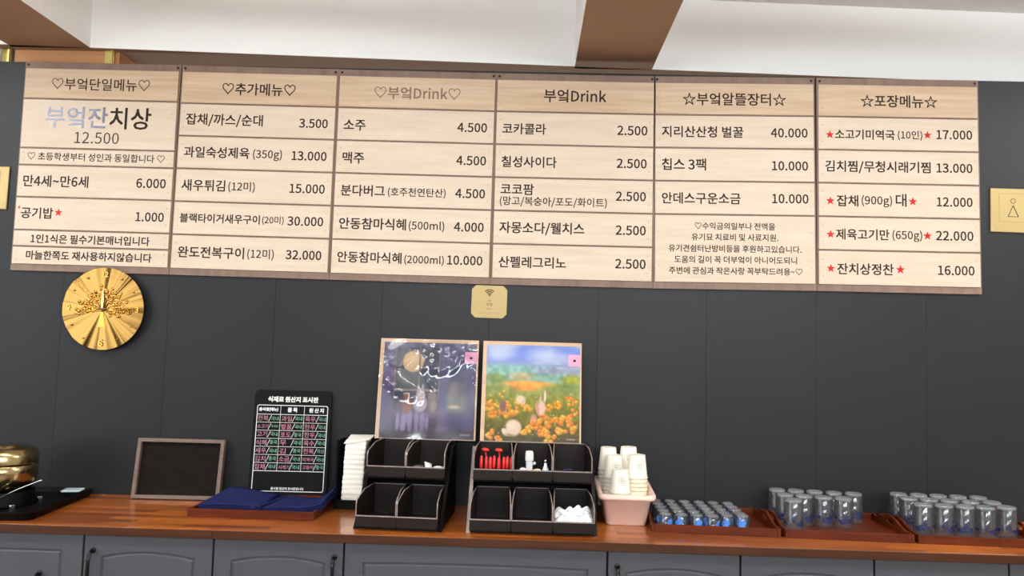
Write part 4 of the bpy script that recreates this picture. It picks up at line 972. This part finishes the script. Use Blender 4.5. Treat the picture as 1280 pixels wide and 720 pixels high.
stacks = [(0.438, -0.085, 1.095, 'back left', 10), (0.452, -0.140, 1.076, 'middle left', 8), (0.466, -0.205, 1.037, 'front left', 6),
          (0.507, -0.10, 1.100, 'back right', 10), (0.527, -0.178, 1.084, 'front right', 8)]
first = True
for sx, sy, top, nm, n in stacks:
    for q in range(n):
        src = cm if q < 1 or nm.endswith('left') else cm2
        if first: o = cm; first = False
        else: o = src.copy(); C.objects.link(o)
        z = top - 0.078 - q * 0.0135
        if z < CT + 0.006: C.objects.unlink(o) if o is not cm else None; bpy.data.objects.remove(o); continue
        o.location = (sx, sy, z); o.rotation_euler = (0, 0, random.uniform(-.3, .3) if q else 0.15)
        if q == 0: lab = 'upside-down white paper cup on top of the %s stack in the pink basket' % nm
        else: lab = 'nested paper cup, %s from the top of the %s stack in the pink basket' % (['', 'second', 'third', 'fourth', 'fifth', 'sixth', 'seventh', 'eighth', 'ninth', 'tenth'][q], nm)
        tag(o, lab, 'cup', 'upside-down paper cups in the pink basket')
        if q == 0: obj('printed_emblem', MB().add(lg.v, lg.f), M['cuplogo'], o)
bpy.data.objects.remove(cm2)

# ================================================================== glass trays
def handle_end(d):
    """end board with an arched top and a slot, in the y-z plane"""
    n = 20; top = []; 
    for i in range(n + 1):
        y = -d / 2 + d * i / n; s = max(0, 1 - abs(y) / (d * 0.36)); top.append((y, 0.026 + 0.024 * (s * s * (3 - 2 * s))))
    outer = [(d / 2, 0.0)] + [(-d / 2, 0.0)] + top          # closed loop
    slot = []
    for i in range(24):
        a = 2 * PI * i / 24; slot.append((0.030 * math.copysign(abs(math.cos(a)) ** 0.6, math.cos(a)), 0.031 + 0.008 * math.copysign(abs(math.sin(a)) ** 0.8, math.sin(a))))
    bm = bmesh.new()
    ov = [bm.verts.new((0, y, z)) for y, z in outer]; sv_ = [bm.verts.new((0, y, z)) for y, z in slot]
    eds = [bm.edges.new((ov[i], ov[(i + 1) % len(ov)])) for i in range(len(ov))] + [bm.edges.new((sv_[i], sv_[(i + 1) % len(sv_)])) for i in range(len(sv_))]
    bmesh.ops.triangle_fill(bm, edges=eds, use_beauty=True)
    r = bmesh.ops.extrude_face_region(bm, geom=bm.faces[:])
    for v in r['geom']:
        if isinstance(v, bmesh.types.BMVert): v.co.x += 0.008
    return MB().bm(bm)
def glass_tray(cx, cy, rz, w, label, zoff=0.0):
    d = 0.335
    t = low_tray('wooden_tray', label, (cx, cy, CT), w, d, rz)
    for y in (-d / 2 + 0.004, d / 2 - 0.004): obj('long_rail', MB().box((-w / 2 + 0.0085, y - 0.004, 0), (w / 2 - 0.0085, y + 0.004, 0.026), 0.001), M['traywood'], t)
    for x in (-w / 2, w / 2 - 0.008): obj('handle_end', handle_end(d), M['traywood'], t, loc=(x, 0, 0))
    return t
glass_tray(0.765, -0.175, -0.045, 0.405, 'wooden tray holding the small shot glasses beside the pink basket')
glass_tray(1.178, -0.200, -0.045, 0.395, 'middle wooden tray, with the smaller group of tall tumblers')
glass_tray(1.585, -0.220, -0.045, 0.395, 'rightmost wooden tray, full of tall tumblers')

def tumbler(h, r0, r1, base, col, blob):
    """upside-down glass: rim (r0) down, thick base (r1) on top"""
    root = thing('tumbler', '', 'glass')
    t = 0.0018
    obj('bowl', MB().lathe([(r0 - t, 0.0), (r0, 0.0006), (r0, 0.003), (r1 + 0.0005, h - 0.004), (r1 - 0.001, h - 0.0008), (r1 - 0.004, h), (r1 - 0.006, h - 0.001)], n=26, caps=False)
        .lathe([(r0 - t, 0.0), (r1 - t, h - base - 0.003), (r1 - t - 0.002, h - base), (0.0001, h - base - 0.001)], n=26, caps=False), M['glass'], root)
    obj('thick_base', MB().lathe([(0.0001, h - base), (r1 - t - 0.003, h - base), (r1 - t - 0.0006, h - base + 0.002), (r1 - 0.0012, h - 0.003), (r1 - 0.004, h - 0.0002), (r1 - 0.007, h - 0.0012), (0.0001, h - 0.0022)], n=26, caps=False), M['glassbase'], root)
    pr = MB()
    def rad(z): return r0 + (r1 - r0) * z / h + 0.0005
    for (a, z, ra, rz_) in blob:
        N = 12
        pts = [(rad(z) * math.sin(a), -rad(z) * math.cos(a), z)]
        for q in range(N):
            k = 1 + 0.25 * math.sin(q * 2.4 + a * 5); aa = a + ra * k * math.cos(2 * PI * q / N); zz = z + rz_ * k * math.sin(2 * PI * q / N)
            pts.append((rad(zz) * math.sin(aa), -rad(zz) * math.cos(aa), zz))
        pr.add(pts, [(0, 1 + q, 1 + (q + 1) % N) for q in range(N)])
    obj('printed_pattern', pr, col, root)
    return root
ROWN = {'t': ['back', 'middle', 'front'], 's': ['back', 'second', 'middle', 'fourth', 'front']}
CN = ['leftmost', 'second from left', 'third from left', 'fourth from left', 'fifth from left', 'rightmost']
TB = CT + 0.0063
tblob = [(a, z, ra, rz_) for a, z, ra, rz_ in ((0.3, 0.030, 0.35, 0.006), (-0.25, 0.024, 0.3, 0.005), (0.8, 0.026, 0.25, 0.007), (-0.8, 0.033, 0.2, 0.005), (0.1, 0.018, 0.4, 0.004), (0.5, 0.04, 0.12, 0.004), (2.6, 0.028, 0.4, 0.006), (3.4, 0.030, 0.4, 0.006), (4.4, 0.026, 0.3, 0.005))]
tp = tumbler(0.099, 0.0305, 0.0285, 0.010, M['navyprint'], tblob)
used = False
def put_glass(proto, x, y, label, group, name, cat='glass'):
    global used
    if not used: o = proto; used = True; o.location = (x, y, TB)
    else: o = copy_tree(proto, (x, y, TB))
    o.rotation_euler = (0, 0, random.uniform(-0.9, 0.9))
    o['label'] = label; o['group'] = group; o.name = name
    return o
T2 = [[(1.035, -0.070), (1.098, -0.078), (1.160, -0.088), (1.222, -0.100), (1.287, -0.108)], [(1.033, -0.163), (1.092, -0.178), (1.152, -0.193), (1.216, -0.202)], [(1.030, -0.262)]]
for r, row in enumerate(T2):
    for c_, (x, y) in enumerate(row):
        lab = ('%s tall clear tumbler in the %s row of the middle tray' % (CN[c_] if c_ < len(row) - 1 or len(row) < 2 else 'rightmost', ROWN['t'][r])) if r < 2 else 'lone tall clear tumbler at the front left of the middle tray'
        put_glass(tp, x, y, lab, 'upside-down tumblers on the middle tray', 'tumbler')
T3 = [[(1.452, -0.085), (1.518, -0.092), (1.583, -0.098), (1.647, -0.105), (1.715, -0.108)], [(1.452, -0.163), (1.512, -0.178), (1.575, -0.188), (1.640, -0.196), (1.712, -0.196)], [(1.447, -0.270), (1.510, -0.278), (1.574, -0.284), (1.638, -0.290), (1.712, -0.278)]]
for r, row in enumerate(T3):
    for c_, (x, y) in enumerate(row):
        put_glass(tp, x, y, '%s tall clear tumbler in the %s row of the rightmost tray' % (CN[c_] if c_ < 4 else 'rightmost', ROWN['t'][r]), 'upside-down tumblers on the rightmost tray', 'tumbler')
used = False
sp = tumbler(0.047, 0.0235, 0.0205, 0.006, M['blueprint'], [(0.0, 0.020, 0.55, 0.010), (0.35, 0.026, 0.3, 0.008), (2.8, 0.020, 0.5, 0.009), (4.2, 0.02, 0.3, 0.008)])
for r in range(5):
    for c_ in range(6):
        x = 0.610 + c_ * 0.0500 - r * 0.001; y = -0.060 - r * 0.0575 - c_ * 0.0035 + (0.02 if c_ > 3 and r == 4 else 0)
        put_glass(sp, x, y, '%s small shot glass in the %s row of the tray beside the basket' % (CN[c_], ROWN['s'][r]), 'upside-down shot glasses beside the basket', 'shot_glass')
